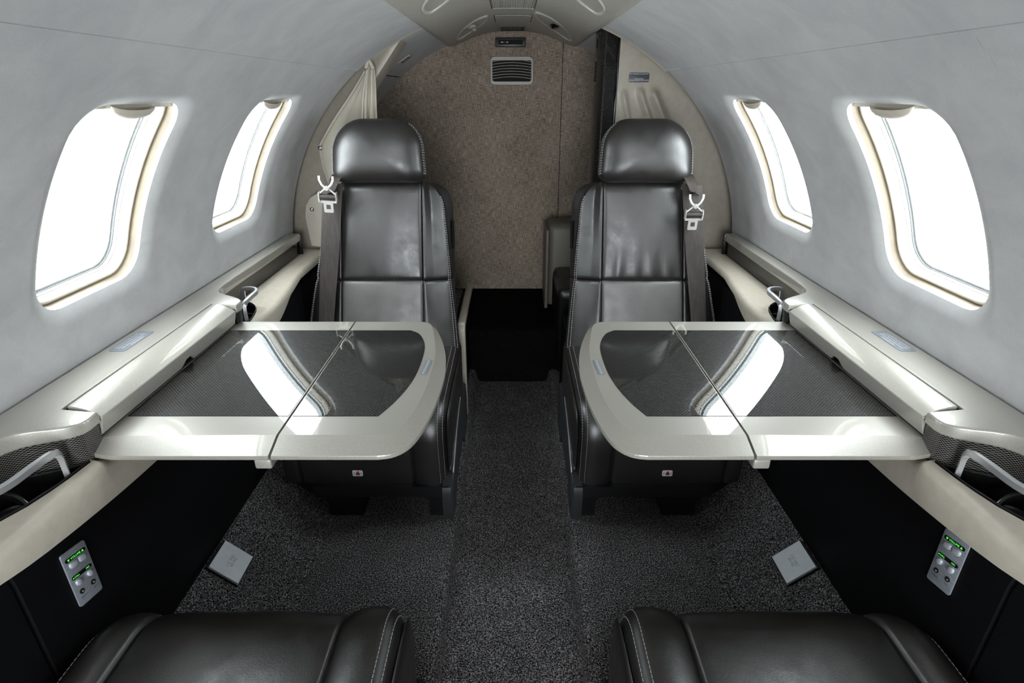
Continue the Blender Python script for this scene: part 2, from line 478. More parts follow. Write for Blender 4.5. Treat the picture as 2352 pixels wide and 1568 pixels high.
gridf(vs, fs, 2, 30, lambda i, j: ((R + DS) * math.cos(aa + (PI - 2 * aa) * j / 29), (Y0, YB + 0.05)[i], ZC + (R + DS) * math.sin(aa + (PI - 2 * aa) * j / 29)))
gridf(vs, fs, 2, 50, lambda i, j: ((R + DS) * math.cos(bb - (PI + 2 * bb) * j / 49), (Y0, YB + 0.05)[i], ZC + (R + DS) * math.sin(bb - (PI + 2 * bb) * j / 49)))
fs.append(tuple(range(len(vs), len(vs) + 60)))
vs += [((R + DS) * math.cos(2 * PI * k / 60), YB + 0.05, ZC + (R + DS) * math.sin(2 * PI * k / 60)) for k in range(60)]
tag(mesh('wall_outer', vs, fs, 'skin_paint', None, 50), kind='structure')

# end wall behind the camera, with the doorway towards the flight deck that lets daylight in
vs, fs = [], []
DW, DT, DB = 0.40, 0.15, -0.85
ang = [2 * PI * k / 64 for k in range(64)]
outer = [((R + DS) * math.cos(t), ZC + (R + DS) * math.sin(t)) for t in ang]
inner = []
for t in ang:
    dx, dz = math.cos(t), math.sin(t)
    k = min(DW / abs(dx) if abs(dx) > 1e-6 else 9, (DT - ZC) / dz if dz > 1e-6 else 9, (DB - ZC) / dz if dz < -1e-6 else 9)
    inner.append((dx * k, ZC + dz * k))
loft(vs, fs, [[(p[0], Y0, p[1]) for p in outer], [(p[0], Y0, p[1]) for p in inner], [(p[0], Y0 - 0.05, p[1]) for p in inner]])
tag(mesh('wall_front', vs, fs, 'beige_panel', None, 30), kind='structure')
portal((0, Y0 - 0.03, (DT + DB) / 2 + ZO), (0, 1, 0), 2 * DW, DT - DB)
for yc in WYS:
    for sx in (-1, 1):
        p = cyl(WS, yc, 0.085); n = cyl(WS, 0, 1.0); n0 = cyl(WS, 0, 0)
        pl = portal((p[0] * sx, p[1], p[2] + ZO), (-(n[0] - n0[0]) * sx, 0, -(n[2] - n0[2])), 0.36, 0.36)

# ------------------------------------------------------------------ headliner and overhead service panel
ceil = empty('ceiling', (0, 0.4, 0.2), kind='structure')
for sx, nm in ((-1, 'left'), (1, 'right')):
    vs, fs = [], []
    s0 = S_SEAM + 0.003
    gridf(vs, fs, 14, 20, lambda i, j: cyl(s0 + (S_PSU + 0.012 - s0) * j / 19, Y0 + (Y1 - Y0) * i / 13, -0.0015))
    gridf(vs, fs, 2, 3, lambda i, j: cyl(s0, Y0 if i == 0 else Y1, -0.0015 + 0.006 * j))
    gridf(vs, fs, 20, 3, lambda i, j: cyl(s0 + (S_PSU - s0) * i / 19, Y1, -0.0015 + 0.012 * j))
    tag(mesh('headliner_panel', vs, fs, 'suede', ceil, 50, sx))
    # aft liner behind the divider
    ysl = 1.835 if sx < 0 else 1.90
    vs, fs = [], []
    gridf(vs, fs, 4, 30, lambda i, j: cyl(R * math.radians(-40 + 90.6 * j / 29), ysl + (YB - ysl) * i / 3, 0.0))
    mesh('aft_liner_panel', vs, fs, 'suede', ceil, 50, sx)
    vs, fs = [], []
    gridf(vs, fs, 4, 14, lambda i, j: cyl(R * math.radians(50.9 + 20 * j / 13), ysl + (YB - ysl) * i / 3, 0.0))
    mesh('aft_liner_panel', vs, fs, 'suede', ceil, 50, sx)
    # beige edge of the divider ring
    vs, fs = [], []
    gridf(vs, fs, 3, 14, lambda i, j: cyl(S_SEAM + (S_PSU - S_SEAM) * j / 13, 1.812 + 0.016 * i, (0.008, 0.0, 0.008)[i] - 0.002))
    mesh('divider_ring', vs, fs, 'beige_trim', ceil, 50, sx)

psu = empty('overhead_service_panel', (0, 0.8, 0.2), 'beige overhead service panel running along the centre of the cabin ceiling', 'ceiling panel')
prof = [(0.2545, 0.1765), (0.2535, 0.1700), (0.249, 0.1650), (0.240, 0.1625), (0.228, 0.1632), (0.210, 0.1690), (0.185, 0.1790), (0.155, 0.1910), (0.12, 0.2025), (0.085, 0.2095), (0.055, 0.2135), (0.03, 0.2150)]
full = [(-x, z) for x, z in prof] + [(0, 0.2152)] + [(x, z) for x, z in reversed(prof)]
YE = 2.44
ys = [Y0 + (YE - Y0) * k / 20 for k in range(21)]
vs, fs = [], []
loops = [[(x, y, z) for x, z in full] for y in ys]
for k in range(1, 6):
    t = PI / 2 * k / 5
    loops.append([(x, YE + 0.03 * math.sin(t), z + 0.03 * (1 - math.cos(t))) for x, z in full])
loft(vs, fs, loops, closed=False)
mesh('panel_shell', vs, fs, 'headliner_plastic', psu, 50)
def psu_z(x):
    x = abs(x)
    P = sorted(prof + [(0, 0.2152)])
    for a, b in zip(P, P[1:]):
        if a[0] <= x <= b[0]: return a[1] + (b[1] - a[1]) * (x - a[0]) / (b[0] - a[0])
    return 0.17
def psu_patch(name, x0, x1, y0, y1, dz, mat, parent=psu, nx=10, rib=0):
    vs, fs = [], []
    nx = nx if not rib else rib * 2
    f = lambda x, y, e: (x, y, psu_z(x) - dz + e)
    gridf(vs, fs, nx + 1, 3, lambda i, j: f(x0 + (x1 - x0) * i / nx, y0 + (y1 - y0) * j / 2, 0.0012 if (rib and i % 2) else 0))
    gridf(vs, fs, nx + 1, 2, lambda i, j: f(x0 + (x1 - x0) * i / nx, y0, 0.01 * j))
    gridf(vs, fs, nx + 1, 2, lambda i, j: f(x0 + (x1 - x0) * i / nx, y1, 0.01 * j))
    for xx in (x0, x1): gridf(vs, fs, 2, 2, lambda i, j: f(xx, (y0, y1)[i], 0.01 * j))
    return mesh(name, vs, fs, mat, parent, 30)
for (x0, x1, y0, y1, mat, rib) in ((-0.055, 0.059, 1.30, 1.80, 'lens_plastic', 26), (-0.054, 0.058, 1.955, 2.13, 'headliner_plastic', 0)):
    psu_patch('panel_joint', x0 - 0.0025, x1 + 0.0025, y0 - 0.003, y1 + 0.003, 0.0008, 'seam_black')
    psu_patch('light_lens' if rib else 'access_door', x0, x1, y0, y1, 0.0018, mat, rib=rib)
sg = psu_patch('warning_light', -0.042, 0.042, 2.245, 2.40, 0.004, 'black_plastic')
for k, (x0, x1) in enumerate(((-0.031, -0.027), (-0.018, -0.015), (-0.010, 0.000), (0.006, 0.012), (0.018, 0.030))):
    psu_patch('legend', x0, x1, 2.27, 2.36, 0.0046, 'cabinet_olive', sg, 2)
def gasper(xa, ya, xb, yb, minor, chrome, ball=True):
    """leaf-shaped recess between two ends, with a swivelling outlet inside"""
    cx_, cy_ = (xa + xb) / 2, (ya + yb) / 2
    g = empty('air_outlet', (cx_, cy_, psu_z(cx_)))
    g.parent = psu; g.location = (cx_ - psu.location.x, cy_ - psu.location.y, psu_z(cx_) + ZO - psu.location.z)
    n = 48
    mx_, my_ = (xb - xa) / 2, (yb - ya) / 2; ml = math.hypot(mx_, my_); nx_, ny_ = -my_ / ml * minor, mx_ / ml * minor
    def P(rad, k, dz):
        t = 2 * PI * k / n; c_, s_ = math.cos(t), math.sin(t)
        s_ *= 0.55 + 0.45 * abs(s_)
        x = cx_ + (mx_ * c_ + nx_ * s_) * rad; y = cy_ + (my_ * c_ + ny_ * s_) * rad
        return (x, y, psu_z(x) - dz)
    vs, fs = [], []
    loft(vs, fs, [[P(r_, k, d_) for k in range(n)] for r_, d_ in ((1.04, -0.001), (1.01, 0.003), (0.96, 0.0045), (0.90, 0.003), (0.86, -0.004), (0.55, -0.010), (0.05, -0.013))], cap1=True)
    mesh('bezel', vs, fs, 'lens_plastic', g, 50)
    if not ball: return
    vs, fs = [], []
    zc = psu_z(cx_) + 0.003
    gridf(vs, fs, 20, 10, lambda i, j: (cx_ + 0.018 * math.cos(2 * PI * i / 20) * math.cos(PI / 2 * j / 9), cy_ + 0.040 * math.sin(2 * PI * i / 20) * math.cos(PI / 2 * j / 9), zc - 0.012 * math.sin(PI / 2 * j / 9)), closed_u=True)
    mesh('eyeball', vs, fs, 'headliner_plastic' if not chrome else 'black_gloss', g, 60)
    vs, fs = [], []
    gridf(vs, fs, 16, 6, lambda i, j: (cx_ + 0.010 * sx_g(cx_) + 0.008 * math.cos(2 * PI * i / 16) * math.cos(PI / 2 * j / 5), cy_ - 0.02 + 0.022 * math.sin(2 * PI * i / 16) * math.cos(PI / 2 * j / 5), zc - 0.012 - 0.006 * math.sin(PI / 2 * j / 5)), closed_u=True)
    mesh('nozzle', vs, fs, 'chrome' if chrome else 'headliner_plastic', g, 60)
def sx_g(x): return -1 if x > 0 else 1
gasper(-0.078, 1.93, -0.190, 2.30, 0.034, False); gasper(0.070, 1.86, 0.205, 2.29, 0.040, True)
gasper(-0.120, 1.30, -0.195, 1.55, 0.036, False, False); gasper(0.125, 1.30, 0.200, 1.55, 0.036, False, False)

# ------------------------------------------------------------------ windows
def build_window(n, yc, sx, detail):
    r = empty('window_%d' % n, (0, 0, 0), kind='structure')
    p = cyl(WS - WH, yc, 0.03); r.location = (p[0] * sx, p[1], p[2] + ZO)
    vs, fs = [], []
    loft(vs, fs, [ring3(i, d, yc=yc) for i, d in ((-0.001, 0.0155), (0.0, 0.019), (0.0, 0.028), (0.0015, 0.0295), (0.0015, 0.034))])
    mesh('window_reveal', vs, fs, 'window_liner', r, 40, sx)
    vs, fs = [], []
    pr = [(0.0005, 0.036), (0.0008, 0.032), (0.0018, 0.0293), (0.0035, 0.0280), (0.0055, 0.0285), (0.0070, 0.0303), (0.0076, 0.0335), (0.0078, 0.0450)]
    loft(vs, fs, [ring3(i, d, yc=yc) for i, d in pr])
    mesh('window_frame', vs, fs, 'cream_plastic', r, 60, sx)
    vs, fs = [], []
    loft(vs, fs, [ring3(i, d, yc=yc) for i, d in ((0.0078, 0.045), (0.0092, 0.0452), (0.0092, 0.0505))])
    mesh('seal', vs, fs, 'clear_edge', r, 40, sx)
    vs, fs = [], []
    loft(vs, fs, [ring3(i, d, yc=yc) for i, d in ((0.0092, 0.0505), (0.0100, 0.0512), (0.0100, 0.0550))])
    mesh('seal', vs, fs, 'dark_seal', r, 40, sx)
    vs, fs = [], []
    loft(vs, fs, [ring3(i, d, yc=yc) for i, d in ((0.0098, 0.055), (0.0125, 0.0555), (0.0125, 0.0690))])
    mesh('seal', vs, fs, 'clear_edge', r, 40, sx)
    for d in (0.0465, 0.0600):
        vs, fs = [], []
        q = rr_ring(WW - 0.0095, WH - 0.0095, 0.044)
        loft(vs, fs, [[cyl(WS + p[1] * k, yc + p[0] * k, d) for p in q] for k in (1, 0.8, 0.6, 0.4, 0.2, 0.02)], cap1=True)
        mesh('pane', vs, fs, 'acrylic_pane', r, 80, sx, recalc=False)
    # pull-down shade parked at the top of the reveal with its grip
    vs, fs = [], []
    top = WS + WH
    gridf(vs, fs, 13, 5, lambda i, j: cyl(top - (0.016, 0.0165, 0.0165, 0.016, -0.01)[j], yc + (WW - 0.016) * (i / 6 - 1), (0.0255, 0.0245, 0.0205, 0.0195, 0.0195)[j]))
    gridf(vs, fs, 13, 2, lambda i, j: cyl(top - (0.016, -0.01)[j], yc + (WW - 0.016) * (i / 6 - 1), 0.0255))
    sh = mesh('window_shade', vs, fs, 'cream_plastic', r, 40, sx)
    vs, fs = [], []
    def hp(i, j):
        u = i / 16 * 2 - 1; t = j / 10 * PI
        wv = math.sqrt(max(0, 1 - abs(u) ** 2.2))
        return cyl(top - 0.010 - 0.017 * wv * math.sin(t), yc + 0.052 * u, 0.018 - 0.006 * wv * math.sin(t) ** 0.8 + 0.010 * math.cos(t) * wv)
    gridf(vs, fs, 17, 11, hp)
    mesh('shade_grip', vs, fs, 'cream_plastic', sh, 60, sx)
    return r
wn = 1
for k in (1, 0):
    for sx in (-1, 1):
        build_window(wn, WYS[k], sx, k >= 1); wn += 1

# ------------------------------------------------------------------ floor
pr = [(0.0, -1.055), (0.118, -1.055), (0.130, -1.052), (0.1375, -1.044), (0.142, -1.018), (0.146, -1.007), (0.154, -1.001), (0.165, -1.0), (0.30, -1.0), (0.455, -1.0), (0.478, -0.998), (0.496, -0.990), (0.51, -0.979), (0.626, -0.874)]
pts = [(-x, z) for x, z in reversed(pr)] + pr[1:]
ys = [Y0 + (2.02 - Y0) * k / 30 for k in range(31)]
vs, fs = [], []
loft(vs, fs, [[(x, y, z) for x, z in pts] for y in ys], closed=False)
fl = tag(mesh('floor', vs, fs, 'carpet', None, 45), kind='structure')
vs, fs = [], []
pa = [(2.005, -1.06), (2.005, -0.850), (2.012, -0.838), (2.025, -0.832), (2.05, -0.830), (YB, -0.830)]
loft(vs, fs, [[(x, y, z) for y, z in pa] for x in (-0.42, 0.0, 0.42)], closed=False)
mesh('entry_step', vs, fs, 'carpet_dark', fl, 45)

# lower black side panels
for sx, side in ((-1, 'left'), (1, 'right')):
    for y0, y1 in ((0.515, 1.80), (Y0, 0.511)):
        vs, fs = [], []
        pk = [(0.640, -0.50), (0.618, -0.515), (0.612, -0.56), (0.612, -0.70), (0.617, -0.82), (0.624, -0.885)]
        loft(vs, fs, [[(x, y, z) for x, z in pk] for y in (y0, y0 + 0.004, y1)], closed=False)
        for q in range(len(pk)): vs[q] = (vs[q][0] + 0.004, vs[q][1], vs[q][2])
        mesh('kick_panel', vs, fs, 'black_panel', walls[sx], 40, sx)

# ------------------------------------------------------------------ bulkhead
bk = empty('wall_back', (0, YB, -0.83), kind='structure')
def bulk_panel(x0, x1):
    n = 40; up = []
    for k in range(n + 1):
        x = x0 + (x1 - x0) * k / n
        up.append((x, ZC + math.sqrt(max(0, 0.715 ** 2 - x * x))))
    poly = [(x0, -0.835), (x1, -0.835)] + [u for u in reversed(up)]
    prism('bulkhead_panel', poly, 0.0, 0.02, 'woven_bulkhead', bk, bev=0.0015, seg=2, fn=lambda a, b, c: (a, YB + 0.02 - c, b), bev_bottom=False)
bulk_panel(-0.712, 0.1985); bulk_panel(0.2005, 0.712)
vs, fs = [], []; box(vs, fs, (0, YB + 0.035, -0.3), (1.5, 0.02, 1.3)); mesh('bulkhead_core', vs, fs, 'seam_black', bk, None)

vent = empty('air_vent', (0, YB, 0.08), 'beige louvred air vent on the woven bulkhead', 'vent')
FB = frame_of((-0.0025, YB, 0.082), (1, 0, 0), (0, 0, 1))
FB = (FB[0], FB[1], FB[2], Vector((0, -1, 0)))
def vent_out(hw, ht, hb, arch, r, n=10):
    pts = []
    T = rrect(2 * hw, ht + hb, r, 6, 0, (ht - hb) / 2)
    for x, y in T: pts.append((x, y + (arch * (1 - (x / hw) ** 2) if y > 0 else (arch * 0.25 * (x / hw) ** 2 * 0))))
    return pts
o_, ex_, ey_, ez_ = FB
A = vent_out(0.0865, 0.047, 0.054, 0.008, 0.014); B = vent_out(0.0765, 0.034, 0.040, 0.007, 0.003)
def sub(poly, n=72):
    # resample outline uniformly by angle
    out = []
    for k in range(n):
        t = 2 * PI * k / n; d = (math.cos(t), math.sin(t)); best = 0
        for p, q in zip(poly, poly[1:] + poly[:1]):
            ex, ey = q[0] - p[0], q[1] - p[1]
            den = d[0] * ey - d[1] * ex
            if abs(den) < 1e-12: continue
            s = (p[0] * ey - p[1] * ex) / den; u = (p[0] * d[1] - p[1] * d[0]) / den
            if s > 0 and -1e-6 <= u <= 1 + 1e-6: best = max(best, s)
        out.append((d[0] * best, d[1] * best))
    return out
A, B = sub(A), sub(B)
g = lambda L, k, z: [tuple(o_ + ex_ * (p[0] * k) + ey_ * (p[1] * k) + ez_ * z) for p in L]
vs, fs = [], []
loft(vs, fs, [g(A, 1.0, -0.001), g(A, 1.0, 0.006), g(A, 0.97, 0.009), g(B, 1.03, 0.009), g(B, 1.0, 0.007), g(B, 1.0, -0.001)])
mesh('frame', vs, fs, 'beige_panel', vent, 40)
vs, fs = [], []; L = g(B, 1.02, 0.0006); fs.append(tuple(range(len(L)))); vs += L
mesh('backing', vs, fs, 'seam_black', vent, None)
for k in range(7):
    zz = 0.0335 - 0.0102 * (k + 0.35)
    vs, fs = [], []
    path = [tuple(o_ + ex_ * (0.078 * u) + ey_ * (zz + 0.007 * (1 - u * u)) + ez_ * 0.004) for u in [q / 8 - 1 for q in range(17)]]
    sweep(vs, fs, path, [(-0.003, -0.0012), (0.003, 0.0002), (0.003, 0.0014), (-0.003, 0.0004)], up=(0, 0, 1))
    mesh('slat', vs, fs, 'beige_panel', vent, 40)
sign = empty('indicator_sign', (-0.008, YB, 0.18), 'small black indicator box above the air vent', 'sign')
bevbox('sign_body', (-0.0075, YB - 0.012, 0.1795), (0.118, 0.024, 0.032), 0.002, 'black_plastic', sign)
bevbox('display_window', (-0.0075, YB - 0.0245, 0.1795), (0.094, 0.002, 0.016), 0.0006, 'seam_black', sign)
for x, wd, m_ in ((-0.040, 0.010, 'placard_white'), (-0.031, 0.003, 'placard_red'), (-0.025, 0.004, 'placard_red'), (-0.0195, 0.006, 'placard_white')):
    bevbox('legend_mark', (x, YB - 0.0258, 0.1795), (wd, 0.0006, 0.003), 0, m_, sign)

# ------------------------------------------------------------------ divider, left: slanted-edge panel
def circ_x(z, r=R + 0.02): return math.sqrt(max(0, r * r - (z - ZC) ** 2))
zs = [0.178 - (0.178 + 1.0) * k / 40 for k in range(41)]
edge = lambda z: -(0.30 + (0.165 - z) * 0.80) if z > 0.0 else -(0.432 + (-z) * 0.10)
poly = [(edge(z), z) for z in zs if z <= 0.162] + [(-circ_x(z), z) for z in reversed(zs) if z <= 0.150]
dl = prism('wall_divider_left', poly, 0, 0.11, 'beige_panel', None, bev=0.002, seg=2, fn=lambda a, b, c: (a, 1.945 - c, b), bev_bottom=False)
tag(dl, kind='structure')
# right divider: panel from the post to the skin, with shallow pressed creases
def crease(x, z):
    d = 0.0
    for (xa, za, xb, zb, wd, h) in ((0.335, -0.005, 0.36, -0.10, 0.008, 0.006), (0.385, 0.0, 0.43, -0.10, 0.009, 0.008), (0.425, -0.005, 0.48, -0.11, 0.012, 0.012), (0.48, -0.11, 0.535, -0.26, 0.014, 0.014), (0.535, -0.26, 0.515, -0.30, 0.014, 0.010), (0.50, -0.285, 0.34, -0.24, 0.013, 0.008)):
        ax, az = xb - xa, zb - za; L2 = ax * ax + az * az
        t = max(0, min(1, ((x - xa) * ax + (z - za) * az) / L2))
        dd = math.hypot(x - xa - ax * t, z - za - az * t)
        d = max(d, 1.5 * h * math.exp(-(dd / wd) ** 2))
    return d
vs, fs = [], []
nz, nx = 150, 70
def dpt(i, j):
    z = 0.150 - 1.15 * j / (nz - 1)
    x0 = 0.315; x1 = max(circ_x(z), x0 + 0.002)
    x = x0 + (x1 - x0) * i / (nx - 1)
    return (x, 1.860 - crease(x, z), z)
gridf(vs, fs, nx, nz, dpt)
tag(mesh('wall_divider_right', vs, fs, 'beige_panel', None, 60), kind='structure')
vs, fs = [], []
for a_, b_, c_ in ((0.30, 1.925, 0.0),): pass
# carbon post
post = [(0.252, 1.935), (0.2535, 1.895), (0.268, 1.850), (0.270, 1.8465), (0.2735, 1.8455), (0.303, 1.8640), (0.3095, 1.8665), (0.3155, 1.869), (0.3175, 1.880), (0.3175, 1.935)]
vs, fs = [], []
tilt = lambda z: (0.17 - z) * 0.004
loops = []
for z in [0.172, 0.170, 0.0, -0.3, -0.6, -1.0]:
    loops.append([(x - tilt(z), y, min(z, ZC + math.sqrt(max(0, (R + 0.01) ** 2 - x * x)))) for x, y in post])
loft(vs, fs, loops, True, True, True)
po = mesh('trim_1', vs, fs, 'carbon_post', None, 20); tag(po, kind='structure')
bv = tube('gloss_edge', [(0.3135 - tilt(z) + 0.0008 * math.sin(z * 45), 1.8640, z) for z in [0.150 - 0.03 * k for k in range(28)]], 0.0036, 'black_gloss', po, n=8)
# placards on the right divider and the left aft liner
FP = (Vector((0.377, 1.8585, 0.0415)), Vector((1, 0, 0)), Vector((0, 0, 1)), Vector((0, -1, 0)))
dr = bpy.data.objects['wall_divider_right']
pl = plate('placard', rrect(0.060, 0.026, 0.004), 0.0012, 'placard_dark', FP, dr, 0.0003)
text_mesh('lettering', 'NO SMOKING IN LAVATORY', 0.0043, 'print_white', FP, pl, 0.0014, cy=0.0095)
text_mesh('lettering', 'STOW CURTAIN\nFOR TAXI, TAKEOFF, AND LANDING', 0.0036, 'print_white', FP, pl, 0.0014, cy=-0.0055)
ps = cyl(R * math.radians(58.0), 2.21, -0.0015)
nr = Vector((ps[0] * -1, 0, ps[2] - ZC)).normalized() * -1
FQ = frame_of((-ps[0], ps[1], ps[2]), (0, -1, 0), (nr.cross(Vector((0, -1, 0)))))
pw = plate('placard', rrect(0.075, 0.050, 0.004), 0.0015, 'placard_white', FQ, ceil, 0.0003)
for k in range(3): plate('legend_line', rrect(0.046, 0.006, 0.001, 2, 0, 0.012 - 0.011 * k), 0.0003, 'placard_red', FQ, pw, off=0.0016)

# ------------------------------------------------------------------ curtain gathered at the left divider
cu = empty('curtain', (-0.52, 1.80, -0.45), 'cream pleated curtain tied back behind the left headrest', 'curtain')
def ribbon_fold(name, L, Rr, folds, amp, ph, mat='curtain_cloth', n=48, back=0.0):
    """sheet between two edge polylines with pleats running downwards"""
    A_ = smooth_path(L, 10); B_ = smooth_path(Rr, 10)
    vs, fs = [], []
    m_ = len(A_)
    def f(i, j):
        u = i / (n - 1); a = Vector(A_[j]); b = Vector(B_[j])
        p = a.lerp(b, u)
        k = math.sin(u * folds * 2 * PI + ph)
        p.y += amp * (abs(k) ** 0.7 * (1 if k > 0 else -1)) * (0.35 + 0.65 * j / m_) + back
        return tuple(p)
    gridf(vs, fs, n, m_, f)
    o = mesh(name, vs, fs, mat, cu, 70)
    md = o.modifiers.new('thick', 'SOLIDIFY'); md.thickness = 0.0025; md.offset = 0
    return o
ribbon_fold('curtain_panel', [(-0.414, 1.815, 0.080), (-0.432, 1.80, 0.02), (-0.450, 1.80, -0.10), (-0.46, 1.80, -0.30), (-0.46, 1.80, -0.45)],
            [(-0.398, 1.80, 0.072), (-0.394, 1.79, 0.03), (-0.400, 1.79, -0.08), (-0.408, 1.79, -0.30), (-0.41, 1.79, -0.45)], 2.4, 0.011, 0.6)
ribbon_fold('curtain_panel', [(-0.420, 1.820, 0.074), (-0.470, 1.812, 0.000), (-0.535, 1.806, -0.08), (-0.580, 1.80, -0.145), (-0.583, 1.80, -0.20), (-0.568, 1.80, -0.28), (-0.560, 1.80, -0.42)],
            [(-0.404, 1.812, 0.068), (-0.432, 1.812, 0.00), (-0.455, 1.815, -0.08), (-0.47, 1.815, -0.145), (-0.48, 1.815, -0.20), (-0.49, 1.815, -0.28), (-0.49, 1.815, -0.42)], 1.2, 0.006, 2.6)
# hem roll along the upper edge
tube('hem', smooth_path([(-0.424, 1.806, 0.058), (-0.470, 1.806, -0.002), (-0.535, 1.800, -0.082), (-0.580, 1.794, -0.147)], 8), 0.0035, 'curtain_cloth', cu)
tube('hem', smooth_path([(-0.416, 1.798, 0.060), (-0.432, 1.79, 0.0), (-0.446, 1.787, -0.10)], 8), 0.0035, 'curtain_cloth', cu)
tube('hem', smooth_path([(-0.420, 1.80, 0.065), (-0.409, 1.797, 0.082), (-0.398, 1.795, 0.062)], 8), 0.0055, 'curtain_cloth', cu)
tab = prism('tie_back_tab', [(-0.648, -0.452), (-0.655, -0.36), (-0.648, -0.325), (-0.632, -0.30), (-0.605, -0.285), (-0.58, -0.30), (-0.58, -0.46)], 0, 0.004, 'curtain_cloth', cu, bev=0.0012, seg=2, fn=lambda a, b, c: (a, 1.80 - c, b), bev_bottom=False)
def stud(x, y, z, r_):
    vs, fs = [], []
    gridf(vs, fs, 16, 6, lambda i, j: (x + r_ * math.cos(2 * PI * i / 16) * math.cos(PI / 2 * j / 5), y - r_ * 0.8 * math.sin(PI / 2 * j / 5), z + r_ * math.sin(2 * PI * i / 16) * math.cos(PI / 2 * j / 5)), closed_u=True)
    mesh('snap_stud', vs, fs, 'chrome', cu, 70)
stud(-0.578, 1.792, -0.152, 0.0075); stud(-0.630, 1.796, -0.335, 0.0075)

# ------------------------------------------------------------------ window ledges with the table stowage lid
SIDE = {-1: 'left', 1: 'right'}
CYT = 0.8975                                  # mid-length of the table; ledge and armrest are symmetric about it
ZL = -0.400
def mirror_half(half):
    """half outline for y>=CYT (a,y) going forward; returns the part mirrored behind it, reversed"""
    return [(a, 2 * CYT - y) for a, y in reversed(half)]
recess_half = [(0.578, CYT + 0.2155), (0.577, CYT + 0.236), (0.580, CYT + 0.247), (0.590, CYT + 0.257), (0.606, CYT + 0.265), (0.624, CYT + 0.272), (0.638, CYT + 0.280), (0.648, CYT + 0.292), (0.654, CYT + 0.308), (0.658, CYT + 0.335), (0.660, CYT + 0.40), (0.661, CYT + 0.62), (0.663, CYT + 0.848)]
for sx in (-1, 1):
    sd = SIDE[sx]
    led = empty('side_ledge', (sx * 0.68, CYT, ZL - 0.07), 'champagne metallic window ledge with table lid along the %s wall' % sd, 'ledge', 'window ledges')
    inner = mirror_half(recess_half) + [(0.6265, CYT - 0.2155), (0.6265, CYT + 0.2155)] + recess_half
    # inner runs from the near end to the far end
    poly = inner + [(0.6965, CYT + 0.852), (0.6965, CYT - 0.852)]
    body = prism('ledge_body', poly, ZL - 0.024, ZL, 'champagne_paint', led, sx, bev=0.0030, seg=4, sharp=50,
                 fn=lambda a, y, z: (a, y, z - (0.006 * max(0, (0.640 - a) / 0.06) if z > ZL - 0.012 else 0.0)))
    # recess wall below the ledge
    for half in (recess_half, mirror_half(recess_half)):
        vs, fs = [], []
        L = smooth_path([(a + 0.004, y, 0) for a, y in half], 3)
        loft(vs, fs, [[(p[0] + d, p[1], z) for p in L] for z, d in ((ZL - 0.020, 0.0), (ZL - 0.04, 0.001), (-0.4735, 0.003))], closed=False)
        near = half[0][1] < CYT
        mesh('recess_panel', vs, fs, 'carbon_recess' if near else 'black_gloss', led, 40, sx)
    for q in (-1, 1):
        bevbox('ledge_end', (0.680, CYT + q * 0.851, ZL - 0.052), (0.040, 0.006, 0.100), 0.002, 'black_gloss', led, sx)
    # support under the lid
    vs, fs = [], []
    box(vs, fs, (0.655, CYT, ZL - 0.052), (0.055, 0.44, 0.055)); mesh('lid_support', vs, fs, 'seam_black', led, None, sx)
    # lid: sloping top, inner lip with a finger notch
    y0, y1 = CYT - 0.2120, CYT + 0.2120
    vs, fs = [], []
    sec = [(0.6215, ZL - 0.020), (0.6215, ZL - 0.0012), (0.6208, ZL - 0.0004), (0.6195, ZL - 0.0004), (0.6100, ZL - 0.0020), (0.6000, ZL - 0.0052), (0.5900, ZL - 0.0100), (0.5805, ZL - 0.0158), (0.5788, ZL - 0.0168), (0.5778, ZL - 0.0180), (0.5779, ZL - 0.0198), (0.5850, ZL - 0.0460), (0.5890, ZL - 0.0460)]
    def lid_loop(y, bi=0.0):
        out = []
        e = min(y - y0, y1 - y)
        dn = abs(y - (CYT + 0.022))
        notch = 0.011 * math.exp(-(dn / 0.015) ** 6)
        for k, (a, z) in enumerate(sec):
            if k >= 11: z += notch; a -= notch * 0.33
            out.append((a, y, z))
        return out
    yy = [y0 + 0.0 , y0 + 0.002] + [y0 + (y1 - y0) * k / 60 for k in range(1, 60)] + [y1 - 0.002, y1]
    L = [lid_loop(y) for y in yy]
    for q in (0, -1): L[q] = [(a + (0.0015 if a < 0.6 else -0.0015), y, z - 0.0015) for a, y, z in L[q]]
    loft(vs, fs, L, closed=False)
    for q in (0, len(L) - 1): fs.append(tuple(q * len(sec) + k for k in range(len(sec))))
    gv, gf = [], []
    box(gv, gf, (0.6242, CYT, ZL - 0.0075), (0.0044, 0.430, 0.008))
    for q in (-1, 1): box(gv, gf, (0.604, CYT + q * 0.2140, ZL - 0.0200), (0.044, 0.0030, 0.010))
    mesh('groove_shade', gv, gf, 'seam_black', led, None, sx)  # added black strips stand in for the shade inside the lid gap
    mesh('table_lid', vs, fs, 'champagne_paint', led, 14, sx)
    # placard
    fr = (Vector((sx * 0.6695, CYT + 0.015, ZL + 0.0002)), Vector((0, -sx, 0)), Vector((sx, 0, 0)), Vector((0, 0, 1)))
    if sx == 1: fr = (fr[0], Vector((0, -1, 0)), Vector((1, 0, 0)), Vector((0, 0, 1)))
    else: fr = (fr[0], Vector((0, 1, 0)), Vector((-1, 0, 0)), Vector((0, 0, 1)))
    pl = plate('placard', rrect(0.088, 0.029, 0.005), 0.0006, 'placard_grey', fr, led, 0.0002)
    for k, ln in enumerate(('FOR TAXI TAKEOFF AND LANDING SEAT MUST BE', 'UPRIGHT FULLY FORWARD TABLE STOWED', 'FASTEN SEAT BELT AND SHOULDER HARNESS', 'OXYGEN MASK ABOVE')):
        text_mesh('lettering', ln, 0.0052, 'print_white', fr, pl, 0.0008, cy=0.0090 - 0.0062 * k, xs=(0.072 if k < 3 else 0.036) / (len(ln) * 0.00315))

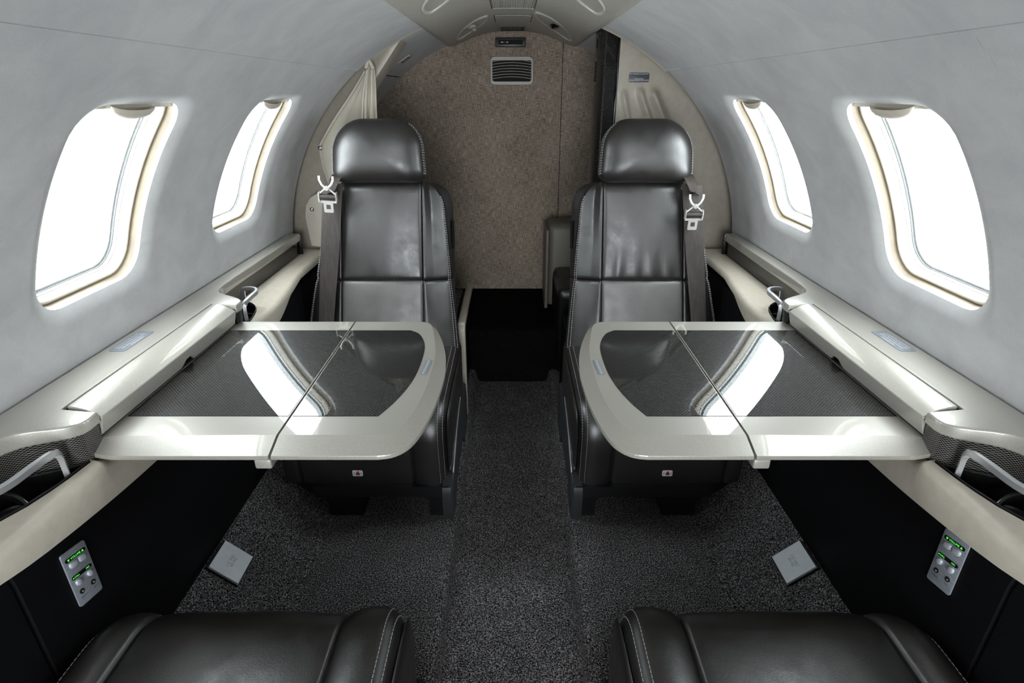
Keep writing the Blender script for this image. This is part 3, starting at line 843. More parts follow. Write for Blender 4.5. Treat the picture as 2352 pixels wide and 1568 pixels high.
# ------------------------------------------------------------------ armrests with cup wells
TR = (0.2465, 0.402)                             # cup tray span measured from CYT
def tray_in(t):
    K = ((0.0, 0.5825), (0.2465, 0.5825), (0.30, 0.588), (0.345, 0.599), (0.375, 0.613), (0.392, 0.628), (0.402, 0.646), (0.45, 0.646), (2, 0.646))
    for (t0, a0), (t1, a1) in zip(K, K[1:]):
        if t0 <= t <= t1: return a0 + (a1 - a0) * (t - t0) / (t1 - t0)
    return 0.646
def arm_low(y): return -0.546 + 0.21 * (y - CYT) ** 2
for sx in (-1, 1):
    sd = SIDE[sx]
    vs, fs = [], []
    ye = 1.815; yn = 2 * CYT - ye
    ylist = [yn + (ye - yn) * k / 70 for k in range(71)]
    for q in (-1, 1):
        for e in TR:
            ylist += [CYT + q * (e - 0.001), CYT + q * (e + 0.001)]
    ylist = sorted(ylist)
    def sec(y):
        t = abs(y - CYT)
        zt_ = -0.474 if t < 0.2445 else -0.466
        well = -0.536 if TR[0] < t < TR[1] else zt_
        ai = 0.566 + 0.037 * clampf((t - 0.38) / 0.27, 0, 1) ** 1.3
        zl = arm_low(y)
        aw = tray_in(t)
        return [(0.700, y, well), (aw + 0.001, y, well), (aw, y, max(well, zt_ - 0.002)), (aw - 0.001, y, zt_ - 0.0003), (ai + 0.013, y, zt_ - 0.0005), (ai + 0.008, y, zt_ - 0.0020), (ai + 0.0035, y, zt_ - 0.0060), (ai + 0.0005, y, zt_ - 0.013), (ai, y, min(-0.482, zl + 0.025)), (ai, y, min(-0.484, zl + 0.012)), (ai + 0.002, y, min(-0.486, zl + 0.004)), (ai + 0.008, y, min(-0.488, zl)), (0.66, y, min(-0.488, zl))]
    loft(vs, fs, [sec(y) for y in ylist], closed=False)
    n = 13
    fs.append(tuple(range(n))); fs.append(tuple(len(vs) - n + k for k in range(n)))
    arm = mesh('armrest', vs, fs, 'beige_trim', None, 35, sx)
    tag(arm, 'beige padded side armrest below the %s window ledge' % sd, 'armrest', 'side armrests')

def cup_holder(sx, q):
    """q=1 far end of the table, q=-1 near end"""
    where = ('beside the %s seat beyond the table' if q > 0 else 'at the bottom %s corner nearest the camera') % SIDE[sx]
    yc = CYT + q * (TR[0] + TR[1]) / 2
    r = empty('cup_holder', (sx * 0.64, yc, -0.53), 'black cup tray with silver grab bar %s' % where, 'cup holder', 'cup holders')
    Y = lambda d: CYT + q * d
    # molded tray: rim, wall, floor
    out = [(tray_in(t) + 0.0015, Y(t)) for t in (0.2485, 0.27, 0.30, 0.325, 0.345, 0.36, 0.375, 0.385, 0.392, 0.397)] + [(0.645, Y(0.4005)), (0.6595, Y(0.4005)), (0.6605, Y(0.34)), (0.656, Y(0.311)), (0.650, Y(0.295)), (0.640, Y(0.2835)), (0.626, Y(0.2755)), (0.608, Y(0.268)), (0.596, Y(0.262)), (0.5855, Y(0.254))]
    cxm = sum(p[0] for p in out) / len(out); cym = sum(p[1] for p in out) / len(out)
    def lp(k, z): return [(cxm + (p[0] - cxm) * k, cym + (p[1] - cym) * k, z) for p in out]
    vs, fs = [], []
    loft(vs, fs, [lp(1.0, -0.530), lp(1.0, -0.4655), lp(0.985, -0.4635), lp(0.95, -0.4645), lp(0.92, -0.470), lp(0.88, -0.512), lp(0.84, -0.518)], cap1=True)
    tr = mesh('tray', vs, fs, 'black_gloss', r, 40, sx)
    vs, fs = [], []
    cw = [(0.632 + 0.020 * math.cos(2 * PI * k / 28), Y(0.345) + 0.032 * math.sin(2 * PI * k / 28)) for k in range(28)]
    def cl(k, z): return [(0.632 + (p[0] - 0.632) * k, Y(0.345) + (p[1] - Y(0.345)) * k, z) for p in cw]
    loft(vs, fs, [cl(1.0, -0.517), cl(1.0, -0.487), cl(0.92, -0.485), cl(0.86, -0.488), cl(0.80, -0.516)], cap1=True)
    mesh('cup_ring', vs, fs, 'graphite_plastic', tr, 40, sx)
    # divider web across the tray
    vs, fs = [], []
    sweep(vs, fs, smooth_path([(0.600, Y(0.335), -0.476), (0.622, Y(0.325), -0.468), (0.645, Y(0.322), -0.463), (0.659, Y(0.322), -0.450)], 6), rrect(0.006, 0.010, 0.002, 2), up=(0, 0, 1))
    mesh('tray_web', vs, fs, 'black_gloss', tr, 40, sx)
    # flat silver grab bar: rises beside the table, runs along the inner edge, turns outwards and down
    path = [(0.594, Y(0.2775), -0.474), (0.594, Y(0.2775), -0.442), (0.594, Y(0.2800), -0.432), (0.594, Y(0.2870), -0.427), (0.594, Y(0.325), -0.4245), (0.5945, Y(0.345), -0.4245), (0.598, Y(0.362), -0.4245), (0.606, Y(0.374), -0.4245), (0.619, Y(0.381), -0.4245), (0.634, Y(0.382), -0.4255), (0.640, Y(0.3815), -0.430), (0.641, Y(0.381), -0.446), (0.641, Y(0.381), -0.468)]
    P = smooth_path(path, 2)
    vs, fs = [], []
    ups = []
    loops = []
    for i, p in enumerate(P):
        p = Vector(p); a = Vector(P[max(i - 1, 0)]); b = Vector(P[min(i + 1, len(P) - 1)])
        t = (b - a).normalized()
        c = Vector((0.635, Y(0.31), p.z)) - p; c.z = 0
        s = (c - t * c.dot(t)).normalized(); v_ = t.cross(s)
        loops.append([tuple(p + s * u + v_ * w_) for u, w_ in ((0.0032, 0.0046), (-0.0026, 0.0046), (-0.0034, 0.0036), (-0.0034, -0.0036), (-0.0026, -0.0046), (0.0032, -0.0046))])
    loft(vs, fs, loops, True, True, True)
    mesh('grab_bar', vs, fs, 'satin_silver', r, 35, sx)
for sx in (-1, 1):
    for q in (1, -1): cup_holder(sx, q)

# ------------------------------------------------------------------ folding tables
ZT = -0.450
def build_table(sx):
    sd = SIDE[sx]
    tb = empty('folding_table', (sx * 0.36, CYT, ZT - 0.03), 'unfolded table with carbon inlay and champagne rim in front of the %s seat' % sd, 'table', 'folding tables')
    NY, FY = CYT - 0.2425, CYT + 0.2425
    xg = 0.3375                              # leaf joint
    curve = [(0.190, FY - 0.0005), (0.176, FY - 0.006), (0.163, FY - 0.022), (0.148, FY - 0.068), (0.136, FY - 0.115), (0.127, FY - 0.165), (0.122, FY - 0.215), (0.1205, CYT + 0.0), (0.122, CYT - 0.06), (0.126, CYT - 0.115), (0.133, CYT - 0.165), (0.143, CYT - 0.205), (0.155, NY + 0.016), (0.170, NY + 0.004), (0.188, NY)]
    curve = [(p[0], p[1]) for p in smooth_path([(a, y, 0) for a, y in curve], 3)]
    icurve = [(0.2105, CYT + 0.1835), (0.192, CYT + 0.168), (0.179, CYT + 0.140), (0.170, CYT + 0.105), (0.1665, CYT + 0.06), (0.1668, CYT + 0.0), (0.171, CYT - 0.045), (0.179, CYT - 0.085), (0.190, CYT - 0.122), (0.204, CYT - 0.1560)]
    icurve = [(p[0], p[1]) for p in smooth_path([(a, y, 0) for a, y in icurve], 3)]
    IN, IF = CYT - 0.1560, CYT + 0.1835
    def leaf(name, outl, top, inl, first):
        """outl: lower outline, top: edge of the flat top, matched point for point"""
        vs, fs = [], []
        z0 = ZT - 0.020
        o = [(p[0], p[1]) for p in outl]
        cx_ = sum(p[0] for p in o) / len(o); cy_ = sum(p[1] for p in o) / len(o)
        sh = lambda L, k, z: [(cx_ + (a - cx_) * k, cy_ + (y - cy_) * k, z) for a, y in L]
        mid = [(a + (ta - a) * 0.12, y + (ty - y) * 0.12) for (a, y), (ta, ty) in zip(o, top)]
        loft(vs, fs, [sh(o, 0.985, z0), sh(o, 0.998, z0 + 0.002), sh(o, 1.0, z0 + 0.004), sh(o, 1.0, ZT - 0.0125), sh(o, 0.9985, ZT - 0.0112), [(a, y, ZT - 0.0100) for a, y in mid], [(a, y, ZT) for a, y in top]], cap0=True, cap1=True)
        lf = mesh(name, vs, fs, 'champagne_paint', tb, 6, sx)
        prism('carbon_inlay', inl, ZT - 0.001, ZT + 0.0006, 'carbon_table', lf, sx, bev=0.0003, seg=1, sharp=30, bev_bottom=False)
        return lf
    g = 0.0018
    # outer leaf
    outl = [(xg - g, NY), (xg - g, FY)] + curve
    top = [(xg - g, NY + 0.036), (xg - g, FY - 0.010)]
    KK = ((NY, 0.132), (CYT - 0.1, 0.142), (CYT, 0.150), (CYT + 0.15, 0.110), (FY + 1e-3, 0.047))
    for a, y in curve:
        k = 0.047
        for (ya_, ka), (yb_, kb) in zip(KK, KK[1:]):
            if ya_ - 1e-6 <= y <= yb_: k = ka + (kb - ka) * (y - ya_) / (yb_ - ya_); break
        top.append((a + (0.27 - a) * k, y + (CYT + 0.03 - y) * k))
    inl = [(xg - g - 0.0012, IN), (xg - g - 0.0012, IF)] + icurve
    lo = leaf('outer_leaf', outl, top, inl, False)
    # inner leaf
    outl = [(0.5885, NY + 0.006), (0.5885, FY)] + [(xg + g, FY)] + [(xg + g, NY)] + [(0.560, NY)]
    top = [(0.5885, NY + 0.030), (0.5885, FY - 0.010), (xg + g, FY - 0.010), (xg + g, NY + 0.036), (0.560, NY + 0.034)]
    inl = [(0.5845, IN), (0.5845, IF), (xg + g + 0.0012, IF), (xg + g + 0.0012, IN)]
    li = leaf('inner_leaf', outl, top, inl, True)
    vs, fs = [], []
    box(vs, fs, (xg, CYT + 0.01, ZT - 0.0115), (0.010, 0.440, 0.010)); mesh('hinge_strip', vs, fs, 'seam_black', tb, None, sx)
    bevbox('support_bracket', (xg + 0.012, NY + 0.022, ZT - 0.0265), (0.024, 0.042, 0.016), 0.003, 'champagne_paint', tb, sx)
    for yy in (CYT - 0.12, CYT + 0.12):
        bevbox('slide_arm', (0.47, yy, ZT - 0.024), (0.25, 0.022, 0.010), 0.002, 'graphite_plastic', tb, sx)
    # small placard on the rounded rim
    o = Vector((sx * 0.1545, CYT + 0.012, ZT + 0.0002))
    ex = Vector((0.06, 1, 0)).normalized() if sx < 0 else Vector((0.06, -1, 0)).normalized()
    ez = Vector((0, 0, 1)); fr = (o, ex, ez.cross(ex), ez)
    pl = plate('placard', rrect(0.058, 0.0115, 0.003), 0.0006, 'placard_grey', fr, lo, 0.0002, off=0.0)
    text_mesh('lettering', 'STOW FOR TAXI, TAKEOFF AND LANDING', 0.0046, 'print_white', fr, pl, 0.0008, xs=0.62)
for sx in (-1, 1): build_table(sx)

# ------------------------------------------------------------------ seats
def clampf(x, a, b): return max(a, min(b, x))
def build_seat(sx, near):
    sd = SIDE[sx]
    MY = (lambda y: 2 * CYT - y) if near else (lambda y: y)
    if near: lab = 'black leather seat cushion at the bottom %s of the picture, nearest the camera' % sd
    elif sx < 0: lab = 'black leather seat facing the camera in front of the cream curtain'
    else: lab = 'black leather seat facing the camera in front of the carbon post'
    st = empty('club_seat', (sx * 0.385, MY(1.38), -1.0), lab, 'seat', 'club seats')
    T = lambda a, y, z: (a, MY(y), z)
    def M(name, vs, fs, mat, parent=None, sharp=60):
        return mesh(name, [T(*v) for v in vs], fs, mat, parent or st, sharp, sx)
    # ---- cushion
    A0, A1 = 0.158, 0.606
    S1, S2 = 0.247, 0.531
    zt, zb, rf = -0.700, -0.905, 0.072
    def yf(a):                                    # front line in plan
        y = 1.158
        if a > 0.50: y += 0.075 * (1 - math.sqrt(max(0, 1 - clampf((a - 0.50) / 0.108, 0, 1) ** 2)))
        if a < 0.20: y += 0.022 * (1 - math.sqrt(max(0, 1 - clampf((0.20 - a) / 0.043, 0, 1) ** 2)))
        return y
    al = []
    def add(a0, a1, n): al.extend([a0 + (a1 - a0) * k / n for k in range(n)])
    add(A0, A0 + 0.03, 8); add(A0 + 0.03, S1 - 0.008, 6); add(S1 - 0.008, S1 + 0.008, 8); add(S1 + 0.008, S2 - 0.008, 18); add(S2 - 0.008, S2 + 0.008, 8); add(S2 + 0.008, A1 - 0.04, 5); add(A1 - 0.04, A1, 10); al.append(A1)
    path = [(1.60 - (1.60 - 1.158 - rf) * k / 16, zt, 0) for k in range(17)] + [(1.158 + rf - rf * math.sin(PI / 2 * k / 12), zt - rf + rf * math.cos(PI / 2 * k / 12), PI / 2 * k / 12) for k in range(1, 13)] + [(1.158 + 0.012 * k / 6, zt - rf - (zt - rf - zb) * k / 6, PI / 2) for k in range(1, 7)]
    def drop(a):
        d = 0.0
        for s_ in (S1, S2): d += 0.0065 * math.exp(-((a - s_) / 0.0035) ** 2)
        e = a - A0
        if e < 0.022: d += 0.022 - math.sqrt(max(0, 0.022 ** 2 - (0.022 - e) ** 2))
        e = A1 - a
        if e < 0.04: d += 0.04 - math.sqrt(max(0, 0.04 ** 2 - (0.04 - e) ** 2))
        if S1 < a < S2: d -= 0.006 * math.sin(PI * (a - S1) / (S2 - S1)) ** 0.6
        else:
            if a < S1: d -= 0.012 * math.sin(PI * clampf((a - A0) / (S1 - A0), 0, 1)) ** 0.8
            else: d -= 0.012 * math.sin(PI * clampf((a - S2) / (A1 - S2), 0, 1)) ** 0.8
        return d
    vs, fs = [], []
    def cp(i, j):
        a = al[i]; y, z, t = path[j]
        d = drop(a) + 0.0013 * (mnoise.noise(Vector((a * 14, y * 11, z * 9 + sx))) + 0.5 * mnoise.noise(Vector((a * 34, y * 25, z * 20))))
        w_ = clampf((1.60 - y) / 0.44, 0, 1)
        return (a, y + (yf(a) - 1.158) * w_ + d * math.sin(t), z - d * math.cos(t))
    gridf(vs, fs, len(al), len(path), cp)
    nA, nP = len(al), len(path)
    for i0 in (0, nA - 1):                       # flat gusset sides
        b0 = len(vs); loop = [vs[j * nA + i0] for j in range(nP)]
        vs.append((al[i0], 1.60, zb)); fs.append(tuple([j * nA + i0 for j in range(nP)] + [b0]))
    sc_ = M('seat_cushion', vs, fs, 'leather')
    # seam threads on the cushion gusset
    def stitch_row(parent, pts, nrm, ln=0.0042, gap=0.0026, rad=0.00055, name='stitching'):
        P = [Vector(p) for p in pts]; vs, fs = [], []
        acc = 0.0; on = True; seg_start = P[0]; pos = P[0]; need = ln
        for p, q in zip(P, P[1:]):
            L = (q - p).length; s = 0.0
            if L < 1e-9: continue
            while L - s > need:
                s += need; cur = p.lerp(q, s / L)
                if on:
                    d = (cur - seg_start); n_ = Vector(nrm).normalized(); sd_ = d.normalized().cross(n_) * rad
                    b0 = len(vs)
                    up_ = n_ * 0.0006; dn = n_ * -0.0012
                    for e_ in (seg_start, cur):
                        for w2 in (-1, 1): vs.append(tuple(e_ + up_ + sd_ * w2))
                    for e_ in (seg_start, cur):
                        for w2 in (-1, 1): vs.append(tuple(e_ + dn + sd_ * w2 * 1.5))
                    fs.extend([(b0, b0 + 1, b0 + 3, b0 + 2), (b0, b0 + 4, b0 + 5, b0 + 1), (b0 + 2, b0 + 3, b0 + 7, b0 + 6), (b0, b0 + 2, b0 + 6, b0 + 4), (b0 + 1, b0 + 5, b0 + 7, b0 + 3)])
                on = not on; seg_start = cur; need = ln if on else gap
            need -= (L - s)
        o = M(name, vs, fs, 'thread', parent, None); o['kind'] = 'stuff'; return o
    for ia in (min(range(nA), key=lambda k: abs(al[k] - 0.180)), min(range(nA), key=lambda k: abs(al[k] - 0.170)), min(range(nA), key=lambda k: abs(al[k] - 0.585))):
        pts = [cp(ia, j) for j in range(nP)]
        stitch_row(sc_, [(p[0], p[1] - 0.0003 * (1 if path[j][2] else 0), p[2] + 0.0003) for j, p in enumerate(pts)], (-0.3 if al[ia] < 0.3 else 0.3, -0.6, 0.8))
    # side gusset bulge with chrome edge
    vs, fs = [], []
    gp = [(1.165, -0.760), (1.178, -0.725), (1.21, -0.712), (1.30, -0.708), (1.45, -0.71), (1.55, -0.72), (1.56, -0.80), (1.50, -0.87), (1.40, -0.895), (1.24, -0.90), (1.18, -0.885), (1.166, -0.82)]
    gs = sub([(y - 1.35, z + 0.80) for y, z in gp], 48)
    loft(vs, fs, [[(a, 1.35 + p[0] * k, -0.80 + p[1] * k) for p in gs] for a, k in ((0.1585, 1.0), (0.1560, 0.985), (0.1525, 0.92), (0.1505, 0.80), (0.150, 0.5), (0.150, 0.05))], cap1=True)
    M('side_gusset', vs, fs, 'leather')
    vs, fs = [], []
    sweep(vs, fs, [T_ for T_ in smooth_path([(0.1495, 1.42, -0.800), (0.1485, 1.30, -0.820), (0.1485, 1.22, -0.850), (0.1500, 1.185, -0.885)], 8)], rrect(0.003, 0.008, 0.001, 2), up=(0, 0, 1))
    M('trim_strip', vs, fs, 'satin_silver', sharp=40)
    # ---- base frame
    vs, fs = [], []
    bp = [(1.145, -1.0), (1.142, -0.925), (1.150, -0.905), (1.20, -0.880), (1.34, -0.845), (1.48, -0.835), (1.60, -0.845), (1.62, -0.90), (1.62, -1.0), (1.50, -1.0), (1.47, -0.955), (1.25, -0.955), (1.215, -0.985), (1.205, -1.0)]
    n = len(bp)
    loft(vs, fs, [[(0.176, y, z) for y, z in bp], [(0.1545, y, z) for y, z in bp], [(0.149, y + (0.004 if y < 1.3 else -0.004), z - (0.004 if z > -0.93 else 0)) for y, z in bp]], True, True, True)
    M('base_side', vs, fs, 'graphite_plastic', sharp=30)
    def foot(a0, a1, tap):
        vs, fs = [], []
        loft(vs, fs, [[(a0 - tap, 1.152, z), (a1 + tap, 1.152, z), (a1 + tap, 1.235, z), (a0 - tap, 1.235, z)] if z > -0.95 else [(a0, 1.160, z), (a1, 1.160, z), (a1, 1.225, z), (a0, 1.225, z)] for z in (-1.0, -0.955, -0.935, -0.915)], True, True, True)
        M('leg', vs, fs, 'black_plastic', sharp=30)
    foot(0.176, 0.212, 0.008); foot(0.385, 0.470, 0.010)
    vs, fs = [], []; box(vs, fs, (0.33, 1.200, -0.918), (0.34, 0.10, 0.030)); M('front_beam', vs, fs, 'black_plastic', sharp=None)
    vs, fs = [], []; box(vs, fs, (0.38, 1.40, -0.93), (0.40, 0.40, 0.06)); M('base_pan', vs, fs, 'black_plastic', sharp=None)
    for a0 in (0.2, 0.43):
        vs, fs = [], []; box(vs, fs, (a0, 1.55, -0.98), (0.05, 0.10, 0.04)); M('leg', vs, fs, 'black_plastic', sharp=None)
    if near: return st
    # sticker low on the front of the cushion
    fr = (Vector((sx * 0.386, 1.160, -0.868)), Vector((1, 0, 0)), Vector((0, 0.05, 1)).normalized(), Vector((0, -1, 0.05)).normalized())
    sk = plate('sticker', rrect(0.026, 0.017, 0.0035), 0.0006, 'placard_white', fr, st, 0.0002)
    plate('pictogram', [(-0.004, -0.005), (0.005, -0.005), (0.006, -0.003), (0.0055, 0.001), (0.003, 0.003), (0.0025, 0.006), (-0.001, 0.006), (-0.0015, 0.003), (-0.004, 0.001)], 0.0002, 'placard_red', fr, sk, off=0.0007)
    for e in (-1, 1):
        plate('pictogram', [(e * 0.0095, -0.003), (e * 0.0105, -0.002), (e * 0.0080, 0.003), (e * 0.0072, 0.002)], 0.0002, 'print_black', fr, sk, off=0.0007)
    # ---- backrest
    H = 0.560
    def cl(b): return (1.500 + 0.195 * b, -0.770 + 0.981 * b)         # (y,z) up the back
    nb = Vector((0, -0.981, 0.195))                                   # towards the sitter
    def edge_in(b):
        a = 0.1740 + 0.0020 * (b / H) ** 2
        e = (H - b)
        if e < 0.075: a += 0.052 * (1 - math.sqrt(max(0, 1 - ((0.075 - e) / 0.075) ** 2)))
        return a
    def edge_out(b):
        a = 0.616 - 0.048 * clampf(b / 0.40, 0, 1.2) ** 1.5
        e = (H - b)
        if e < 0.085: a -= 0.060 * (1 - math.sqrt(max(0, 1 - ((0.085 - e) / 0.085) ** 2)))
        return a
    SI = lambda b: 0.262 - 0.010 * (b / H) + 0.0 * b                  # inner seam
    SO = lambda b: 0.505 - 0.032 * (b / H)                            # outer seam
    SB = 0.283                                                        # horizontal seam
    R1, R2, TH, BACK = 0.030, 0.034, math.radians(29), 0.040
    def prf(b, sg):
        """bolster profile at height b: flat part, bend, angled face, roll, side"""
        wdt = (edge_out(b) - 0.385) if sg > 0 else (0.385 - edge_in(b))
        fl = (SO(b) - 0.385) if sg > 0 else (0.385 - SI(b))
        av = max(wdt - fl, 0.012)
        k = min(1.0, av / (R1 * math.sin(TH) + R2 * (1 - math.sin(TH)) + 0.004))
        r1, r2 = R1 * k, R2 * k
        L = max(0.0, av - r1 * math.sin(TH) - r2 * (1 - math.sin(TH))) / math.cos(TH)
        return fl, r1, r2, L
    def S(q, b):
        """point and normal of the backrest surface, q measured across from the centre line"""
        y, z = cl(b); ac = 0.385
        sg = 1 if q > 0 else -1
        fl, r1, r2, L = prf(b, sg)
        t = abs(q)
        l1 = fl + r1 * TH; l2 = l1 + L; l3 = l2 + r2 * (PI / 2 - TH)
        if t <= fl: off, dep, th = t, 0.0, 0.0
        elif t <= l1:
            th = (t - fl) / r1; off = fl + r1 * math.sin(th); dep = r1 * (1 - math.cos(th))
        else:
            o1 = fl + r1 * math.sin(TH); d1 = r1 * (1 - math.cos(TH))
            m_ = min(t - l1, L); off = o1 + m_ * math.cos(TH); dep = d1 + m_ * math.sin(TH); th = TH
            if t > l2:
                th = min(PI / 2, TH + (t - l2) / r2)
                off += r2 * (math.sin(th) - math.sin(TH)); dep += r2 * (math.cos(TH) - math.cos(th))
                if t > l3: dep += t - l3
        p = Vector((ac + sg * off, y, z)) - nb * dep
        n = nb * math.cos(th) + Vector((sg * math.sin(th), 0, 0))
        return p, n
    def qmax(b, sg):
        fl, r1, r2, L = prf(b, sg)
        return fl + r1 * TH + L + r2 * (PI / 2 - TH) + BACK
    def panel(name, q0, q1, b0, b1, mat, bulge, roll=0.007, nu=34, nv=30, wr=0.0, roll_ends=(1, 1, 1, 1), extra=None, parent=None):
        vs, fs = [], []
        def w_(k, n):                                            # denser near the ends
            t = k / n; return 0.5 - 0.5 * math.cos(PI * t)
        def f(i, j):
            u, v = w_(i, nu), w_(j, nv)
            b = b0 + (b1 - b0) * v
            qa, qb = q0(b), q1(b)
            q = qa + (qb - qa) * u
            L = abs(qb - qa); Hh = abs(b1 - b0)
            h = 0.0
            for dd, on in ((u * L, roll_ends[0]), ((1 - u) * L, roll_ends[1]), (v * Hh, roll_ends[2]), ((1 - v) * Hh, roll_ends[3])):
                if on and dd < roll * on: 
                    rr_ = roll * on
                    h -= rr_ - math.sqrt(max(0, rr_ * rr_ - (rr_ - dd) ** 2))
            h += bulge * (math.sin(PI * u) ** 0.7 if roll_ends[0] and roll_ends[1] else math.sin(PI * clampf(u, 0, 1)) ** 0.7) * math.sin(PI * clampf(v, 0.0, 1)) ** 0.35
            p, n = S(q, b)
            if extra: h += extra(u, v, b)
            if wr: h += wr * (mnoise.noise(Vector((p.x * 16 + 3, p.z * 9, sx * 5.0))) + 0.6 * mnoise.noise(Vector((p.x * 30, p.z * 16 + 7, sx * 2.0))))
            p = p + n * h
            return tuple(p)
        gridf(vs, fs, nu + 1, nv + 1, f)
        return M(name, vs, fs, mat, parent, 70), f, nu, nv
    qi = lambda b: SI(b) - 0.385; qo = lambda b: SO(b) - 0.385
    gs_ = 0.0003
    def folds(u, v, b=0):
        e = 0.0
        for uc, wd, am in ((0.18, 0.05, 1), (0.40, 0.05, .8), (0.60, 0.06, 1), (0.82, 0.05, .9)):
            uu = uc + (0.5 - uc) * 0.35 * v
            e += am * 0.0045 * math.exp(-((u - uu) / wd) ** 2) * math.exp(-((v - 0.10) / 0.20) ** 2)
        return e
    br = panel('back_center_panel', lambda b: qi(b) + gs_, lambda b: qo(b) - gs_, SB + gs_, H, 'leather', 0.014, wr=0.0008, extra=folds if sx > 0 else (lambda u, v, b: 0.12 * folds(u, v)), roll_ends=(1, 1, 1.4, 4))[0]
    panel('perforated_panel', lambda b: qi(b) + gs_, lambda b: qo(b) - gs_, 0.0, SB - gs_, 'leather_perforated', 0.009, wr=0.0006, roll_ends=(1, 1, 1, 1.2))
    for sg, q0 in ((-1, qi), (1, qo)):
        rows = []
        for b0, b1, re in ((0.0, SB - gs_, 1.0), (SB + gs_, H - 0.001, 3.4)):
            _, fev, nu_, nv_ = panel('side_bolster', lambda b: q0(b) + sg * gs_, lambda b, sg=sg: sg * qmax(b, sg), b0, b1, 'leather', 0.005, nu=40, nv=30, wr=0.0012, roll_ends=(1, 0, 1, re), extra=lambda u, v, b: 0.085 * (0.20 - b) * clampf(u / 0.25, 0, 1) * (1 - clampf((u - 0.75) / 0.25, 0, 1)))
            rows.append((fev, nu_, nv_, b0, b1))
        for dq in (-0.0045, 0.0045):
            pts = []
            for fev, nu_, nv_, b0, b1 in rows:
                for k in range(61):
                    v = 0.008 + 0.98 * k / 60; b = b0 + (b1 - b0) * v
                    if b > H - 0.035: continue
                    qa = q0(b) + sg * gs_; qb = sg * qmax(b, sg)
                    q = sg * (abs(qb) - BACK - R2 * 0.62 + dq)
                    u = (q - qa) / (qb - qa)
                    p = fev(math.acos(1 - 2 * u) / PI * nu_, math.acos(1 - 2 * v) / PI * nv_)
                    pts.append((p[0] + sg * 0.0006, p[1] - 0.0006, p[2]))
            stitch_row(br, pts, (sg * 0.62, -0.77, 0.12))
    # back shell
    vs, fs = [], []
    loops = []
    for k in range(13):
        b = H * k / 12 - (0.012 if k == 12 else 0)
        y, z = cl(b); i, o2 = edge_in(b) + 0.004, edge_out(b) - 0.004
        top = 0.0 if k < 11 else (0.008 if k == 11 else 0.02)
        sec = [(i + 0.016, 0.058 + top), (i, 0.098), (i + 0.02, 0.115), (i + 0.05, 0.120), (o2 - 0.05, 0.120), (o2 - 0.02, 0.115), (o2, 0.098), (o2 - 0.016, 0.058 + top), (o2 - 0.085, 0.010 + top), (i + 0.085, 0.010 + top)]
        loops.append([tuple(Vector((a, y, z)) - nb * d) for a, d in sec])
    loft(vs, fs, loops, True, True, True)
    M('back_shell', vs, fs, 'black_plastic', sharp=40)
    vs, fs = [], []
    y_, z_ = cl(0.40)
    sweep(vs, fs, [tuple(Vector((0.176, cl(b)[0], cl(b)[1])) - nb * 0.085) for b in (0.37, 0.40, 0.43, 0.45)], rrect(0.008, 0.012, 0.003, 2), up=(0, -1, 0))
    M('recline_strap', vs, fs, 'black_panel', sharp=40)
    # ---- headrest
    vs, fs = [], []
    hc = Vector((0.3650, 1.622, -0.1465))
    hx, hz = Vector((1, 0, 0)), Vector((0, 0.14, 0.99)).normalized(); hn = Vector((0, -0.99, 0.14)).normalized()
    ol = sub(rrect(0.248, 0.168, (0.088, 0.072, 0.034, 0.034), 12), 96)
    ol = [(x * (1 + 0.04 * clampf(-z / 0.08, -1, 1) * (1 if abs(x) > 0.05 else 0.5)), z) for x, z in ol]
    prof_ = [(0.02, 0.058), (0.15, 0.0577), (0.30, 0.0565), (0.45, 0.0545), (0.60, 0.0510), (0.72, 0.0465), (0.82, 0.0405), (0.90, 0.0325), (0.955, 0.0225), (0.985, 0.0125), (1.0, 0.0), (1.0, -0.012), (0.992, -0.022), (0.996, -0.024), (0.985, -0.040), (0.955, -0.052), (0.88, -0.060), (0.6, -0.064), (0.05, -0.064)]
    loft(vs, fs, [[tuple(hc + hx * (p[0] * k) + hz * (p[1] * k) + hn * d) for p in ol] for k, d in prof_], True, True, True)
    hr = M('headrest', vs, fs, 'leather', sharp=60)
    for kk, dd in ((0.986, 0.0165), (0.9985, 0.0045)):
        for lo_, hi_ in ((0, 1),):
            pts = [tuple(hc + hx * (p[0] * kk) + hz * (p[1] * kk) + hn * dd) for p in ol]
            sidep = [p for p in pts if p[0] < 0.30 and hc.z - 0.062 < p[2] < hc.z + 0.075]
            sidep.sort(key=lambda p: p[2])
            stitch_row(hr, sidep, (-0.75, -0.65, 0))
            sidep = [p for p in pts if p[0] > 0.43 and hc.z - 0.062 < p[2] < hc.z + 0.060]
            sidep.sort(key=lambda p: p[2])
            stitch_row(hr, sidep, (0.75, -0.65, 0))
    for a in (0.33, 0.42):
        vs, fs = [], []
        sweep(vs, fs, [(a, 1.640, -0.20), (a, 1.632, -0.25), (a, 1.625, -0.30)], circle(0.006, 12), up=(0, 1, 0)); M('headrest_post', vs, fs, 'chrome', sharp=60)
    # ---- shoulder belt
    def on_back(a, z, lift):
        b = (z + 0.770) / 0.981
        i, o2 = edge_in(clampf(b, 0, H)), edge_out(clampf(b, 0, H))
        q = a - 0.385
        p, n = S(q, clampf(b, 0, H)); p = Vector((p.x, p.y, p.z)); 
        if b > H: p = Vector((a, cl(b)[0], z))
        return p + n * lift
    vs, fs = [], []
    loops = []
    zlist = [-0.232, -0.26, -0.30, -0.36, -0.42, -0.48, -0.54, -0.60, -0.66, -0.71]
